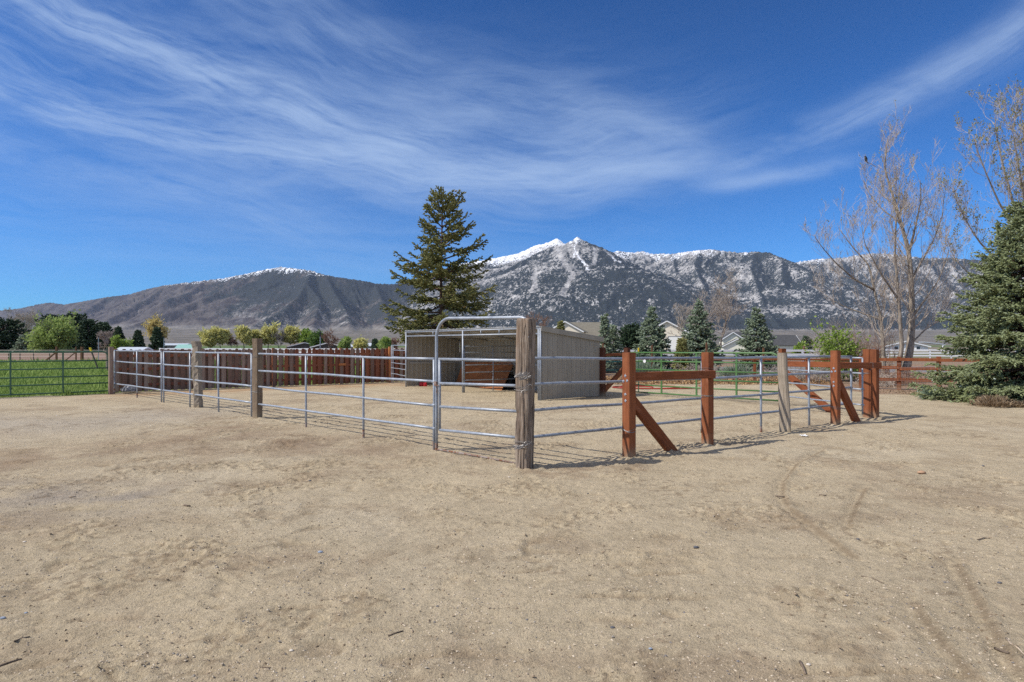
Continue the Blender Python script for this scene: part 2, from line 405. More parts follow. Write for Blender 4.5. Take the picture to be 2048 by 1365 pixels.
M['bark_pale'] = mat('pale cottonwood bark', bark((0.13, 0.105, 0.085), (0.40, 0.34, 0.27)))
M['twig_pale'] = mat('pale twigs', bark((0.33, 0.27, 0.22), (0.54, 0.46, 0.38)))
M['twig_grey'] = mat('grey twigs', bark((0.28, 0.235, 0.20), (0.48, 0.42, 0.36)))
M['twig_red'] = mat('reddish twigs', bark((0.20, 0.11, 0.08), (0.33, 0.22, 0.16)))
M['bark_dark'] = mat('dark conifer bark', bark((0.05, 0.035, 0.025), (0.16, 0.10, 0.07)))
def leaf(c1, c2, c3=None, trans=0.15, rough=0.7):
    def fn(t, b, o):
        r_ = attr(t, 'rnd'); c = mixc(t, r_, c1, c2)
        if c3: c = mixc(t, r_.step(0.86, 0.97), c, c3)
        return dict(c=c, r=rough, s=0.2, trans=trans)
    return fn
M['spruce'] = mat('olive green spruce needles', leaf((0.095, 0.105, 0.032), (0.26, 0.245, 0.090), (0.36, 0.21, 0.08), trans=0.15))
M['blue_spruce'] = mat('blue green spruce needles', leaf((0.16, 0.185, 0.060), (0.30, 0.345, 0.20), (0.50, 0.57, 0.52), trans=0.15))
M['blue_spruce_far'] = mat('blue green needles of the small spruces', leaf((0.12, 0.155, 0.075), (0.27, 0.33, 0.24), (0.46, 0.52, 0.48), trans=0.15))
M['dark_pine'] = mat('dark pine needles', leaf((0.022, 0.042, 0.022), (0.055, 0.090, 0.042)))
M['willow'] = mat('fresh willow leaves', leaf((0.20, 0.29, 0.07), (0.42, 0.50, 0.17), trans=0.4))
M['poplar'] = mat('yellow green spring leaves', leaf((0.52, 0.50, 0.16), (0.74, 0.69, 0.31), trans=0.4))
M['poplar_tan'] = mat('tan yellow budding leaves', leaf((0.50, 0.42, 0.18), (0.66, 0.54, 0.22), trans=0.4))
M['bright'] = mat('bright green leaves', leaf((0.14, 0.235, 0.035), (0.34, 0.44, 0.09), trans=0.35))
M['midgreen'] = mat('mid green leaves', leaf((0.08, 0.15, 0.035), (0.16, 0.25, 0.06), trans=0.25))
M['bud'] = mat('olive buds and catkins', leaf((0.19, 0.19, 0.06), (0.36, 0.35, 0.13), trans=0.3))
M['sage'] = mat('sage green leaves', leaf((0.16, 0.22, 0.14), (0.30, 0.36, 0.25), trans=0.1))
M['drybrush'] = mat('dry weed stems', leaf((0.25, 0.17, 0.10), (0.45, 0.34, 0.22), trans=0.1))
M['grass'] = mat('pasture grass', leaf((0.14, 0.235, 0.035), (0.36, 0.45, 0.12), trans=0.35))

# ------------------------------------------------------------------ ground: one sheet from behind the camera to the horizon
def axis_coords(lo, hi, step, far, grow):
    a = list(np.arange(lo, hi + 1e-6, step)); s = step
    while a[-1] < far: s *= grow; a.append(a[-1] + s)
    return a
gx = axis_coords(0, 6.4, 0.0245, 14500, 1.032); gx = np.array([-v for v in gx[:0:-1]] + gx)
gy = axis_coords(2.4, 8.6, 0.022, 14500, 1.0125)
s_ = 0.05; back = [2.4 - 0.05]
while back[-1] > -600: s_ *= 1.16; back.append(back[-1] - s_)
gy = np.array(back[::-1] + gy)
def seg_dist(x, y, pts):
    best = np.full(x.shape, 1e9); side = np.zeros(x.shape); al = np.zeros(x.shape); L = 0
    for a, b in zip(pts[:-1], pts[1:]):
        d = b[:2] - a[:2]; l = math.hypot(*d); u = np.clip(((x-a[0])*d[0] + (y-a[1])*d[1])/l**2, 0, 1)
        ex = x - a[0] - u*d[0]; ey = y - a[1] - u*d[1]; ds = np.hypot(ex, ey); k = ds < best
        best = np.where(k, ds, best); side = np.where(k, np.sign(d[0]*ey - d[1]*ex), side); al = np.where(k, L + u*l, al); L += l
    return best, side, al
TRACKS = [([(1655, 898), (1600, 930), (1573, 965), (1572, 990), (1585, 1015), (1630, 1050), (1680, 1085), (1715, 1110)], 1.0),
          ([(1738, 978), (1722, 1010), (1708, 1050)], 0.9),
          ([(1925, 1130), (1950, 1170), (1985, 1230), (2020, 1290), (2060, 1350)], 1.2),
          ([(1840, 1210), (1870, 1250), (1910, 1300), (1960, 1350)], 1.0),
          ([(40, 1060), (60, 1150), (95, 1240), (150, 1330)], -0.3)]
TRK = [([G(*p_) for p_ in ps], a_) for ps, a_ in TRACKS]
def near_height(x, y):
    h = 0.020*fbm(x*0.45, y*0.45, 3, 3) + 0.012*fbm(x*2.1, y*2.1, 3, 11)
    rough = sst(fbm(x*0.5 + 7, y*0.5, 3, 21), -0.10, 0.35)
    h = h + (0.004 + 0.008*rough)*fbm(x*8.5, y*8.5, 4, 31, 0.68)
    cl = sst(fbm(x*0.9, y*0.9 + 3, 3, 41), 0.02, 0.34)
    cl = np.maximum(cl, 0.9*sst(np.hypot((x - 0.9)/1.5, (y - 5.3)/1.3), 1.0, 0.2)*sst(vnoise(x*1.8, y*1.8, 45), -0.2, 0.3))
    h = h + cl*(0.017*sst(vnoise(x*13, y*15, 43), 0.12, 0.30) + 0.012*sst(vnoise(x*24, y*24, 44), 0.05, 0.28)) + 0.008*sst(vnoise(x*15 + 4, y*15, 46), 0.36, 0.50)
    # scuffs: short gouges
    sc = sst(vnoise(x*2.6 + 0.6*vnoise(x*2, y*2, 55), y*6.5, 51), 0.30, 0.52)*sst(fbm(x*0.7, y*0.7, 2, 53), -0.15, 0.25)
    h = h - 0.020*sc
    hp = sst(vnoise(x*3.3, y*3.3, 57), 0.40, 0.62)*sst(fbm(x*0.6 + 2, y*0.6, 2, 59), -0.1, 0.25); h = h - 0.012*hp
    for pts, a_ in TRK:
        d, s, al = seg_dist(x, y, pts); tot = 1.0
        wob = 1 + 0.5*vnoise(al*6, al*0, 61)
        h = h + 0.026*a_*np.exp(-(d/0.024)**2)*wob*(0.55 + 0.6*vnoise(al*22, al*0, 63)) - 0.018*abs(a_)*np.exp(-((d*s + 0.085)/0.05)**2) + 0.004*a_*np.exp(-((d*s + 0.12)/0.10)**2)*np.sign(np.sin(al*62))*sst(vnoise(al*1.5, al*0, 65), -0.3, 0.2)
    # tyre tread marks at the lower left
    m = np.exp(-(((x + 2.2 - 0.10*(y-3.5))/0.35)**2))*sst(y, 5.4, 4.6)
    h = h + m*0.006*np.sign(np.sin((y*1.0 + np.abs(x + 2.2)*0.8)*55))*sst(vnoise(x*3, y*3, 71), -0.4, 0.2)
    for (cx_, cy_, r_) in PITS:
        dd = np.hypot(x-cx_, y-cy_)/r_; h = h + 0.030*np.exp(-((dd-1)/0.45)**2)*(0.5 + 0.9*sst(vnoise(x*9, y*9, 67), -0.3, 0.5))
    return h
PITS = [(G(a_, b_)[0], G(a_, b_)[1], r_) for a_, b_, r_ in ((1052, 938, .20), (515, 838, .17), (396, 816, .18), (1258, 916, .15), (1415, 890, .14), (1568, 866, .13), (1671, 850, .14), (1742, 837, .22), (1350, 903, .14), (1716, 845, .14))]   # loose soil round the posts
def ground_z(x, y):
    x = np.asarray(x, float); y = np.asarray(y, float)
    fade = 1 - sst(np.hypot(x*0.7, y), 14, 26)
    z = np.where(fade > 0, near_height(x, y)*fade, 0.0)
    return z
gX, gY = np.meshgrid(gx, gy); gZ = ground_z(gX, gY)
# zones (real differences of soil and cover)
def col_(*c): return np.array(c)
SAND, SAND2, DAMP = col_(.475, .388, .258), col_(.40, .345, .265), col_(.26, .175, .11)
C = np.empty(gX.shape + (3,)); C[:] = SAND
def lay(m, c): 
    global C
    C = C*(1 - m[..., None]) + c*m[..., None]
n1 = fbm(gX*0.35, gY*0.35, 4, 101); n2 = fbm(gX*1.3, gY*1.3, 4, 103); n3 = fbm(gX*0.12, gY*0.12, 4, 107)
lay(sst(n1, -0.05, 0.45)*0.55, col_(.525, .445, .315))
lay(sst(n2 + n1*0.4, 0.05, 0.45)*0.6, col_(.36, .28, .18)); lay(sst(fbm(gX*0.55 + 9, gY*0.55, 5, 151, 0.6), 0.08, 0.36)*0.5, col_(.30, .222, .145))
# grey gravelly drive at the left, brown dirt in front of the fence
g1 = seg_dist(gX, gY, [G(-250, 845), G(150, 850), G(330, 830)])[0]; lay(np.exp(-(g1/1.6)**2)*0.8, SAND2*1.05)
g1 = seg_dist(gX, gY, [G(0, 985), G(250, 1000)])[0]; lay(np.exp(-(g1/0.7)**2)*0.6*sst(n2, -0.4, 0.3), col_(.30, .265, .23))
g1 = seg_dist(gX, gY, [G(0, 925), G(300, 890), G(500, 870), G(700, 900)])[0]; lay(np.exp(-(g1/1.0)**2)*0.65*sst(n2, -0.5, 0.2), col_(.27, .19, .125))
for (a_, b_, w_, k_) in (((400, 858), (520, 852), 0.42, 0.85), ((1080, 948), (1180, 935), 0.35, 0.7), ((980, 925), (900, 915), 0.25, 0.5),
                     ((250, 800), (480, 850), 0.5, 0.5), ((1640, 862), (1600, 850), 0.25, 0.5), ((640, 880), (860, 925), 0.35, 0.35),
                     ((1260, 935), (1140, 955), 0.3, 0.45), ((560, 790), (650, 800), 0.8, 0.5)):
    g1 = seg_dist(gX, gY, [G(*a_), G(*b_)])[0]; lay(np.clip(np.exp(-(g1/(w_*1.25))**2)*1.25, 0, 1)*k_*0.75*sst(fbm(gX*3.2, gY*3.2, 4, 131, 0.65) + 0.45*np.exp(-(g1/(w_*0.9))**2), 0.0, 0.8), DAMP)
k_ = sst(fbm(gX*0.9, gY*0.9 + 3, 3, 41), 0.0, 0.3)*sst(vnoise(gX*12, gY*14, 43), 0.18, 0.34) + 0.6*sst(vnoise(gX*2.6 + 0.6*vnoise(gX*2, gY*2, 55), gY*6.5, 51), 0.34, 0.5)*sst(fbm(gX*0.7, gY*0.7, 2, 53), -0.15, 0.25)
k_ = (k_ + sst(fbm(gX*0.75 + 4, gY*0.75, 3, 141), 0.08, 0.35)*sst(vnoise(gX*9, gY*11, 143), 0.30, 0.46))*sst(gY, 24, 15)
for pts, a_ in TRK:
    d_, s_1, al_ = seg_dist(gX, gY, pts); k_ = k_ + (a_ > 0)*1.0*np.exp(-((d_*s_1 + 0.03)/0.026)**2)*sst(vnoise(al_*9, al_*0, 145), -0.6, 0.1)
lay(np.clip(k_, 0, 1)*0.55, col_(.215, .155, .10))
for pts, a_ in TRK:
    d_, s_1, al_ = seg_dist(gX, gY, pts)
    lay(np.exp(-((d_*s_1 + 0.035)/0.030)**2)*(0.62 if a_ > 0 else 0.12)*sst(vnoise(al_*7, al_*0, 147), -0.9, 0.0)*sst(gY, 14, 10), col_(.22, .165, .105)); lay(np.exp(-((d_*s_1 + 0.16)/0.10)**2)*0.22*(0.6 + 0.4*np.sign(np.sin(al_*60))), col_(.27, .21, .14))
# straw-coloured dirt along the picket fence and inside of the pen
pkA, pkB = G(232, 786), G(782, 765)
pk_dir = (pkB - pkA)/np.linalg.norm(pkB - pkA)
g1 = seg_dist(gX, gY, [pkA + (1.2, -.6, 0), G(560, 776), G(800, 768)])[0]; lay(np.exp(-(g1/1.3)**2)*0.7*sst(n2, -0.5, 0.3), col_(.38, .215, .105))
# side of the picket fence line / green gate
sgn = (gX - pkA[0])*pk_dir[1] - (gY - pkA[1])*pk_dir[0]          # >0 on the pen side
gateL, gateR = G(-200, 803), G(219, 788.5)
gd = (gateR - gateL)/np.linalg.norm(gateR - gateL)
sg2 = (gX - gateL[0])*gd[1] - (gY - gateL[1])*gd[0]
edge = vnoise(gX*1.3, gY*1.3, 111)*0.35
field = np.where(gX < pkA[0], sst(-sg2 + edge, -0.15, 0.25), sst(-sgn + edge*0.5, 0.1, 0.5))*(gX < -3.5)*(gX > -400)
lay(field, col_(.125, .165, .050)); lay(field*sst(fbm(gX*.25, gY*.25, 3, 113), -0.1, .4)*0.5, col_(.10, .165, .035))
lay(sst(gY + edge*4 + n3*5, 62, 63.5)*(gX < 3), col_(.25, .165, .125)); lay(sst(n3, 0.1, 0.3)*sst(gY, 66, 70)*(gX < 3)*0.5, col_(.17, .15, .09))
# right side: reddish verge, mulch bank, olive field
vr = sst(gY + edge*2 - np.where(gX > 12, -5.5, 0), 25.2, 26.8)*(gX > 2); lay(vr, col_(.29, .190, .125)); lay(vr*sst(n2, .0, .35)*0.6, col_(.20, .15, .09))
lay(sst(gY + 3*n3 - np.maximum(gX - 10, 0)*0.2, 46, 48)*(gX > -3), col_(.26, .19, .13)); lay(sst(gY + 6*n3, 70, 80)*(gX > -3), col_(.16, .16, .085))
# valley beyond: fields, sage
far = sst(gY, 115, 150); vn = vnoise(gX/260, gY/420, 121)
lay(far, col_(.17, .155, .095)); lay(far*sst(vn, 0.05, .2), col_(.10, .15, .055)); lay(far*sst(-vn, 0.15, .3)*0.8, col_(.21, .18, .14))
lay(sst(gY, 1500, 2400), col_(.20, .18, .15))
def ground_fn(t, b, o):
    a = attr(t, 'zone', True)
    fine = noise(t, o, 55, 5, 0.75); grit = voro(t, o, 150, out='Color'); gs = X(t, grit.k)
    mid = noise(t, o, 7, 6, 0.7, 0.3); big = noise(t, o, 0.9, 5, 0.6)
    dk = noise(t, mapv(t, o, (11, 17, 14)), 1.0, 5, 0.78)
    m22 = noise(t, o, 24, 5, 0.78, 0.4)
    m2 = noise(t, o, 2.4, 6, 0.72, 0.6)
    v = (fine - 0.5) * 0.45 + (mid - 0.5) * 0.6 + (m22 - 0.5) * 0.5 + (m2 - 0.5) * 0.5 + (big - 0.5) * 0.3 + 1.0
    v2 = (gs - 0.5) * 0.35 + 1.0
    c = mixc(t, 1.0, a, comb(t, v, v, v), 'MULTIPLY'); c = mixc(t, 1.0, c, comb(t, v2, v2, v2), 'MULTIPLY')
    c = mixc(t, dk.step(0.585, 0.68) * 0.60, c, (0.12, 0.088, 0.060))
    c = mixc(t, m2.step(0.52, 0.70) * m22.step(0.48, 0.62) * 0.42, c, (0.19, 0.135, 0.085))
    peb = voro(t, o, 38); c = mixc(t, (1.0 - peb.step(0.07, 0.12)) * noise(t, o, 3.3, 2).step(0.5, 0.6) * 0.6, c, (0.52, 0.47, 0.40))
    c = mixc(t, mid.step(0.5, 0.8) * 0.30, c, (0.42, 0.34, 0.25))
    return dict(c=c, r=0.95, s=0.1, bump=fine * 0.5 + mid * 1.2 + m22 * 0.9 + gs * 0.2, bs=0.9, bd=0.022)
M['ground'] = mat('sandy soil', ground_fn)
nx, ny = len(gx), len(gy)
ii = (np.arange(ny-1)[:, None]*nx + np.arange(nx-1)[None, :]).ravel()
gm = mesh_np('ground', np.stack([gX, gY, gZ], -1).reshape(-1, 3), np.stack([ii, ii+1, ii+nx+1, ii+nx], -1), M['ground'], True, {'zone': np.clip(C.reshape(-1, 3), 0, 1)})
tag(place('ground', gm), 'sandy dirt yard and paddock reaching out into the valley', 'ground', kind='structure')
del gX, gY, C, n1, n2, n3, field, far, vn, vr, edge, sgn, sg2, g1

# asphalt road behind the rail fence
def road_fn(t, b, o):
    n = noise(t, o, 2.5, 5, 0.6); f = noise(t, o, 60, 3, 0.7)
    return dict(c=mixc(t, n, (0.17, 0.165, 0.165), (0.23, 0.225, 0.22)), r=0.9, s=0.2, bump=f, bs=0.3, bd=0.005)
M['road'] = mat('grey asphalt', road_fn)
r = MB(); xs = np.linspace(-2, 200, 80); ye = 36.2 + 0.03*xs + 0.25*vnoise(xs*0.5, xs*0, 5); yb = 43.8 + 0.03*xs + 0.25*vnoise(xs*0.5, xs*0, 9)
V = np.concatenate([np.stack([xs, ye, xs*0+0.05], 1), np.stack([xs, yb, xs*0+0.05], 1), np.stack([xs, ye-0.3, xs*0-0.02], 1), np.stack([xs, yb+0.3, xs*0-0.02], 1)])
i_ = np.arange(79); n_ = 80
r.add(V, np.concatenate([np.stack([i_, i_+1, i_+1+n_, i_+n_], 1), np.stack([i_+2*n_, i_+1+2*n_, i_+1, i_], 1), np.stack([i_+n_, i_+1+n_, i_+1+3*n_, i_+3*n_], 1)]))
tag(r.build('road', M['road']), 'grey asphalt road running behind the rail fence', 'road', kind='structure')

# ------------------------------------------------------------------ mountains
def pk(px, py, D): return (px, py, D)
RIDGES = [  # (slope away from the ridge, [(pixel x, pixel y, distance)...])
 (0.54, [(-500,650,12000),(-250,632,11600),(-100,627,11300),(0,621,11000),(40,617,10800),(75,609,10600),(100,605,10500),(130,609,10400),(170,602,10200),(215,594,9900),(262,588,9700),(300,577,9400),(330,571,9200),(365,566,9000),(410,561,8900),(450,556,8800),(492,548,8500),(520,541,8400),(548,536,8350),(562,534,8300),(590,537,8200),(622,541,8000),(650,550,7900),(690,556,7900),(730,562,8000),(750,567,8100),(790,568,8300),(830,560,8700),(880,540,9000),(940,524,9200)]),
 (0.54, [(500,548,8400),(455,575,7900),(400,600,7400),(330,628,6900),(265,652,6300),(200,672,5800)]),
 (0.54, [(622,541,8000),(612,565,7400),(600,590,6900),(560,625,6300),(500,655,5700)]),
 (0.54, [(650,550,7900),(668,585,7200),(690,620,6500),(700,655,5600)]),
 (0.54, [(612,565,7400),(640,600,6800),(628,640,6000),(625,662,5500)]),
 (0.54, [(750,567,8100),(762,600,7300),(778,640,6300),(790,668,5500)]),
 (0.54, [(330,571,9200),(290,600,8400),(235,630,7600),(170,660,6800)]),
 (0.54, [(215,594,9900),(170,620,9000),(110,650,8000),(60,668,7200)]),
 (0.54, [(410,561,8900),(380,585,8200),(330,600,7700)]),
 (0.52, [(920,528,9300),(945,524,9300),(975,519,9200),(1000,514,9150),(1030,508,9100),(1050,501,9050),(1070,491,9000),(1090,487,8950),(1105,481,8900),(1114,477,8900),(1124,485,8850),(1138,496,8750)]),
 (0.52, [(1124,487,8150),(1135,489,8000),(1146,482,7850),(1155,474,7800),(1166,480,7750),(1178,486,7700),(1190,493,7650),(1203,503,7600),(1222,516,7500),(1238,527,7400),(1262,541,7250),(1290,556,7100),(1330,578,6800),(1375,600,6500),(1425,624,6100),(1470,648,5700),(1500,664,5400)]),
 (0.52, [(1124,487,8150),(1108,492,8150),(1090,498,8100),(1068,509,8000),(1045,521,7900),(1020,535,7700),(995,553,7400),(970,577,7000),(955,600,6700),(935,630,6200),(915,660,5600)]),
 (0.52, [(1155,474,7800),(1160,505,7300),(1168,540,6900),(1180,575,6500),(1186,610,6100),(1190,645,5700)]),
 (0.52, [(1100,495,8100),(1095,525,7550),(1100,560,7000),(1090,600,6500),(1075,640,5900)]),
 (0.52, [(1203,503,7600),(1215,540,7100),(1245,575,6650),(1268,610,6250),(1290,650,5700)]),
 (0.52, [(1045,521,7900),(1035,555,7300),(1020,595,6700),(1005,640,6000)]),
 (0.52, [(1215,512,9500),(1228,504,9500),(1236,501,9500),(1250,504,9500),(1268,505,9450),(1284,502,9400),(1305,508,9300),(1325,507,9200),(1345,508,9100),(1362,505,9000),(1385,502,8800),(1400,500,8700),(1425,499,8500),(1450,502,8400),(1480,505,8300),(1510,503,8200),(1538,505,8050),(1562,515,7900),(1590,525,7700),(1625,548,7350),(1670,574,7000),(1720,602,6600),(1775,628,6200),(1830,650,5800)]),
 (0.52, [(1400,500,8700),(1388,530,8000),(1400,560,7500),(1425,595,6900),(1450,630,6300),(1490,655,5700)]),
 (0.52, [(1510,503,8200),(1500,535,7600),(1515,575,7000),(1530,615,6400),(1560,655,5700)]),
 (0.52, [(1345,508,9100),(1350,540,8300),(1370,575,7600)]),
 (0.52, [(1562,515,7900),(1565,560,7200),(1590,600,6700),(1620,650,5800)]),
 (0.54, [(1570,530,9600),(1600,523,9600),(1640,517,9400),(1680,516,9300),(1705,512,9200),(1740,507,9100),(1775,508,9100),(1810,511,9000),(1850,516,8900),(1900,515,8800),(1960,520,8700),(2050,525,8600),(2200,530,8500),(2400,545,8500),(2700,560,8500)]),
 (0.52, [(1740,507,9100),(1760,550,8200),(1800,590,7300),(1850,630,6500)]),
 (0.52, [(1850,516,8900),(1880,560,8000),(1930,600,7200),(1990,640,6300)]),
 (0.52, [(1680,516,9300),(1690,545,8600),(1720,575,8000)]),
 (0.52, [(2050,525,8600),(2060,580,7600),(2080,640,6300)]),
]
mu = np.linspace(-1.15, 1.15, 1250); mD = 2600*np.exp(np.linspace(0, math.log(12600/2600), 360))
mU, mY = np.meshgrid(mu, mD); mX = mU*mY
wx = mX + 160*fbm(mX/700, mY/700, 3, 201) ; wy = mY + 160*fbm(mX/700 + 9, mY/700, 3, 203)
dist = mY
H = np.full(mX.shape, -1e4); Dn = np.full(mX.shape, 1e4); Gu = np.zeros(mX.shape)
for ri, (sl, pts) in enumerate(RIDGES):
    W = [P3(a_, b_, d_) for a_, b_, d_ in pts]; L = 0.0
    for a_, b_ in zip(W[:-1], W[1:]):
        d = b_[:2] - a_[:2]; l = math.hypot(*d)
        lo = min(a_[0], b_[0]) - 3500; hi = max(a_[0], b_[0]) + 3500
        def proj(x, y):
            u = np.clip(((x-a_[0])*d[0] + (y-a_[1])*d[1])/l**2, 0, 1)
            return u, np.hypot(x - a_[0] - u*d[0], y - a_[1] - u*d[1])
        K = np.nonzero((mX > lo) & (mX < hi) & (mY > min(a_[1], b_[1]) - 3500) & (mY < max(a_[1], b_[1]) + 3500))
        u0, d0 = proj(mX[K], mY[K]); u1, d1 = proj(wx[K], wy[K])
        k = sst(d0, 60, 500); ds = d0*(1-k) + d1*k; u = u0*(1-k) + u1*k
        arc = L + u*l
        g1_ = 1 - np.abs(vnoise(arc/190.0, ds/1400.0, 300 + ri))*1.9; g2_ = 1 - np.abs(vnoise(arc/75.0 + 0.4*vnoise(arc/60, ds/60, 9), ds/800.0, 340 + ri))*1.9; g3_ = 1 - np.abs(vnoise(arc/32.0 + 0.5*vnoise(arc/50, ds/50, 19), ds/520.0, 380 + ri))*1.9
        gul = g1_*46*sst(ds, 20, 420) + g2_*32*sst(ds, 10, 200) + g3_*11*sst(ds, 5, 90); gf = 0.30*g1_ + 0.42*g2_ + 0.38*g3_
        z = a_[2] + u*(b_[2]-a_[2]) - sl*ds*(1 - 0.16*sst(ds, 200, 1600)) - gul
        up = z > H[K]; H[K] = np.where(up, z, H[K]); Dn[K] = np.where(up, d0, Dn[K]); Gu[K] = np.where(up, gf, Gu[K]); L += l
H = H + fbm(mX/260, mY/260, 5, 401, 0.65)*52*sst(Dn, 10, 300) + fbm(mX/60, mY/60, 3, 405, 0.6)*16*sst(Dn, -40, 60) + 8*vnoise(mX/24, mY/24, 407)
fan = np.maximum(0, (mY - 2900)*0.042 + 9*fbm(mX/500, mY/500, 3, 411)) - 3
fan = fan*sst(mY, 2600, 3100) - 6*(1 - sst(mY, 2600, 2900))
kk = 60.0; Hm = np.maximum(H, fan) + kk*0.25*np.exp(-np.abs(H - fan)/kk)*sst(mY, 3000, 3600); Hm -= 15*(mY > 1e9)
isfan = sst(fan + 25 - H, -40, 60)
# what grows where (real cover)
ppx = CX + F*mX/mY; ppy = HOR - F*(Hm - EYE)/mY
L_ = 1 - sst(mX/mY, -0.22, -0.13)                         # the left range is dark scrub and pine
ns = fbm(mX/420, mY/420, 4, 421); ns2 = fbm(mX/150, mY/150, 3, 423)
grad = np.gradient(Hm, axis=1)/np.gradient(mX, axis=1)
forest = 0.57 + 0.30*ns + 0.10*ns2 - 0.20*sst(Hm, 1150, 1400) + 0.15*sst(400 - Hm, 0, 300)
vall = sst(-fbm(mX/330, mY/330, 4, 431), 0.05, 0.45); forest = forest + 0.28*vall*(1-L_)
forest = forest + 0.25*sst(mX/mY, 0.06, 0.0)*(1-L_)*0 
rgt = sst(ppx, 380, 560); up_ = sst(ppy, 655, 585)
forest = forest*(1-L_) + L_*(rgt*(0.55 + 0.45*up_) + (1-rgt)*0.42*sst(ppy, 640, 600) + 0.85*ns + 0.15*ns2 - 0.10)
gran = L_*sst(ppx, 430, 500)*(1 - sst(ppx, 690, 760))*sst(ppy, 590, 612)*sst(ns2 + ns, -0.12, 0.25)*0.5
forest = forest*(1 - 0.55*gran)
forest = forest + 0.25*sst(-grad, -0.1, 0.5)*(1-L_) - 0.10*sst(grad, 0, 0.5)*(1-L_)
forest = forest + (Gu - 0.45)*(0.34*(1-L_) + 0.22*L_)
forest *= (1 - isfan)
forest = np.maximum(forest, 1.15*sst(190 - (Hm - fan), 0, 120)*(1-isfan)*sst(mX/mY, 0.17, 0.27))
snow = sst(Hm + 150*ns + 60*ns2, 1085, 1330)*0.52
backdrop = (mY > 8330)*(mX/mY > -0.1)*(mX/mY < 0.105)
snow = np.where(backdrop, np.maximum(snow, sst(Hm + 60*ns, 1050, 1210)*0.74), snow)
mid_r = (mX/mY > 0.155)*(mX/mY < 0.46)*(mY > 7400); snow = np.where(mid_r, sst(Hm + 110*ns + 60*ns2, 1110, 1280)*0.52, snow)
snow = np.where(mX/mY > 0.46, sst(Hm + 90*ns + 50*ns2, 1120, 1290)*0.47, snow)
lr = L_*sst(-Dn, -220, -20)*sst(Hm + 90*ns, 760, 960)*0.54; snow = np.where(L_ > 0.5, lr, snow)
# talus chutes and snow gullies running down the front of the peak
CH = [([(1137,490,8000),(1142,508,7650),(1152,530,7300),(1166,552,7000),(1179,572,6750)], 22, 0.9), ([(1152,482,7800),(1150,500,7500),(1148,518,7200)], 16, 0.8),
      ([(1190,500,7500),(1191,520,7200),(1186,545,6900)], 18, 0.3), ([(1108,515,7700),(1122,540,7300),(1130,560,7000),(1146,580,6700),(1132,610,6200),(1125,630,5900)], 26, 0.15),
      ([(1070,560,7000),(1070,590,6500),(1063,620,6100)], 22, 0.1), ([(1210,506,7500),(1228,520,7300),(1240,530,7150)], 22, 1.0),
      ([(1388,575,7300),(1378,600,6900)], 30, 0.1), ([(1020,560,7300),(1000,580,7000)], 25, 0.2)]
ppo = np.stack([ppx, ppy], -1)
for pts, w_, sn in CH:
    best = np.full(mX.shape, 1e9)
    W = [P3(*q_) for q_ in pts]
    best, _, _ = seg_dist(mX, mY, W)
    best = best + 10*vnoise(mX/40, mY/40, 441)
    m_ = np.exp(-(np.maximum(best, 0)/w_)**2); forest = forest*(1 - m_*0.95); snow = np.maximum(snow, m_*sn)
snow = snow*(1 - 0.0*L_) + np.where(snow > 0.2, (Gu - 0.5)*0.60, 0); snow *= (1-isfan); forest = np.clip(forest, 0, 1); snow = np.clip(snow, 0, 1)
def hill_fn(t, b, o):
    f = attr(t, 'forest'); s = attr(t, 'snow'); l = attr(t, 'scrub'); fn_ = attr(t, 'fan')
    st = mapv(t, o, (1, 1, 0.55))
    tr = noise(t, st, 0.030, 4, 0.62, 0.5); tr2 = noise(t, mapv(t, o, (1, 1, 0.28)), 0.085, 2, 0.6)
    k = tr * 0.52 + tr2 * 0.48
    rockn = noise(t, st, 0.012, 5, 0.6)
    rockc = mixc(t, rockn.step(0.35, 0.68), (0.195, 0.19, 0.187), (0.49, 0.47, 0.445))
    scr = mixc(t, noise(t, st, 0.006, 5, 0.62).step(0.38, 0.62), (0.056, 0.046, 0.045), (0.122, 0.106, 0.096))
    base = mixc(t, l, rockc, scr)
    base = mixc(t, fn_, base, mixc(t, noise(t, mapv(t, o, (1, 0.4, 1)), 0.010, 5, 0.65).step(0.3, 0.7), (0.115, 0.105, 0.085), (0.21, 0.185, 0.155)))
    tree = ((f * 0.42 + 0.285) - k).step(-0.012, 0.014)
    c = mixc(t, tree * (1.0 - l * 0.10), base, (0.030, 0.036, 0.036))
    sm = (s * 0.74 - (k * 2.6 + noise(t, st, 0.055, 2) * 0.6 - 1.1)).step(-0.02, 0.05)
    c = mixc(t, sm, c, (0.86, 0.88, 0.92))
    return dict(c=c, r=0.95, s=0.05, bump=k, bs=0.6, bd=14.0)
M['hills'] = mat('granite, conifers and snow', hill_fn)
nx, ny = len(mu), len(mD)
ii = (np.arange(ny-1)[:, None]*nx + np.arange(nx-1)[None, :]).ravel()
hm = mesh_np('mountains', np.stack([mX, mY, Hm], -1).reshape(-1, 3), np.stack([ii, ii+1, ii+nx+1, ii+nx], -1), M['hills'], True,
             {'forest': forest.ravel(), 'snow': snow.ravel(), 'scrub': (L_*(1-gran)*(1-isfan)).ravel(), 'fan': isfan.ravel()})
tag(place('mountains', hm), 'snow dusted granite mountain range with dark conifer slopes behind the valley', 'mountains', kind='structure')
del mX, mY, H, Dn, Hm, forest, snow, ppo, fan

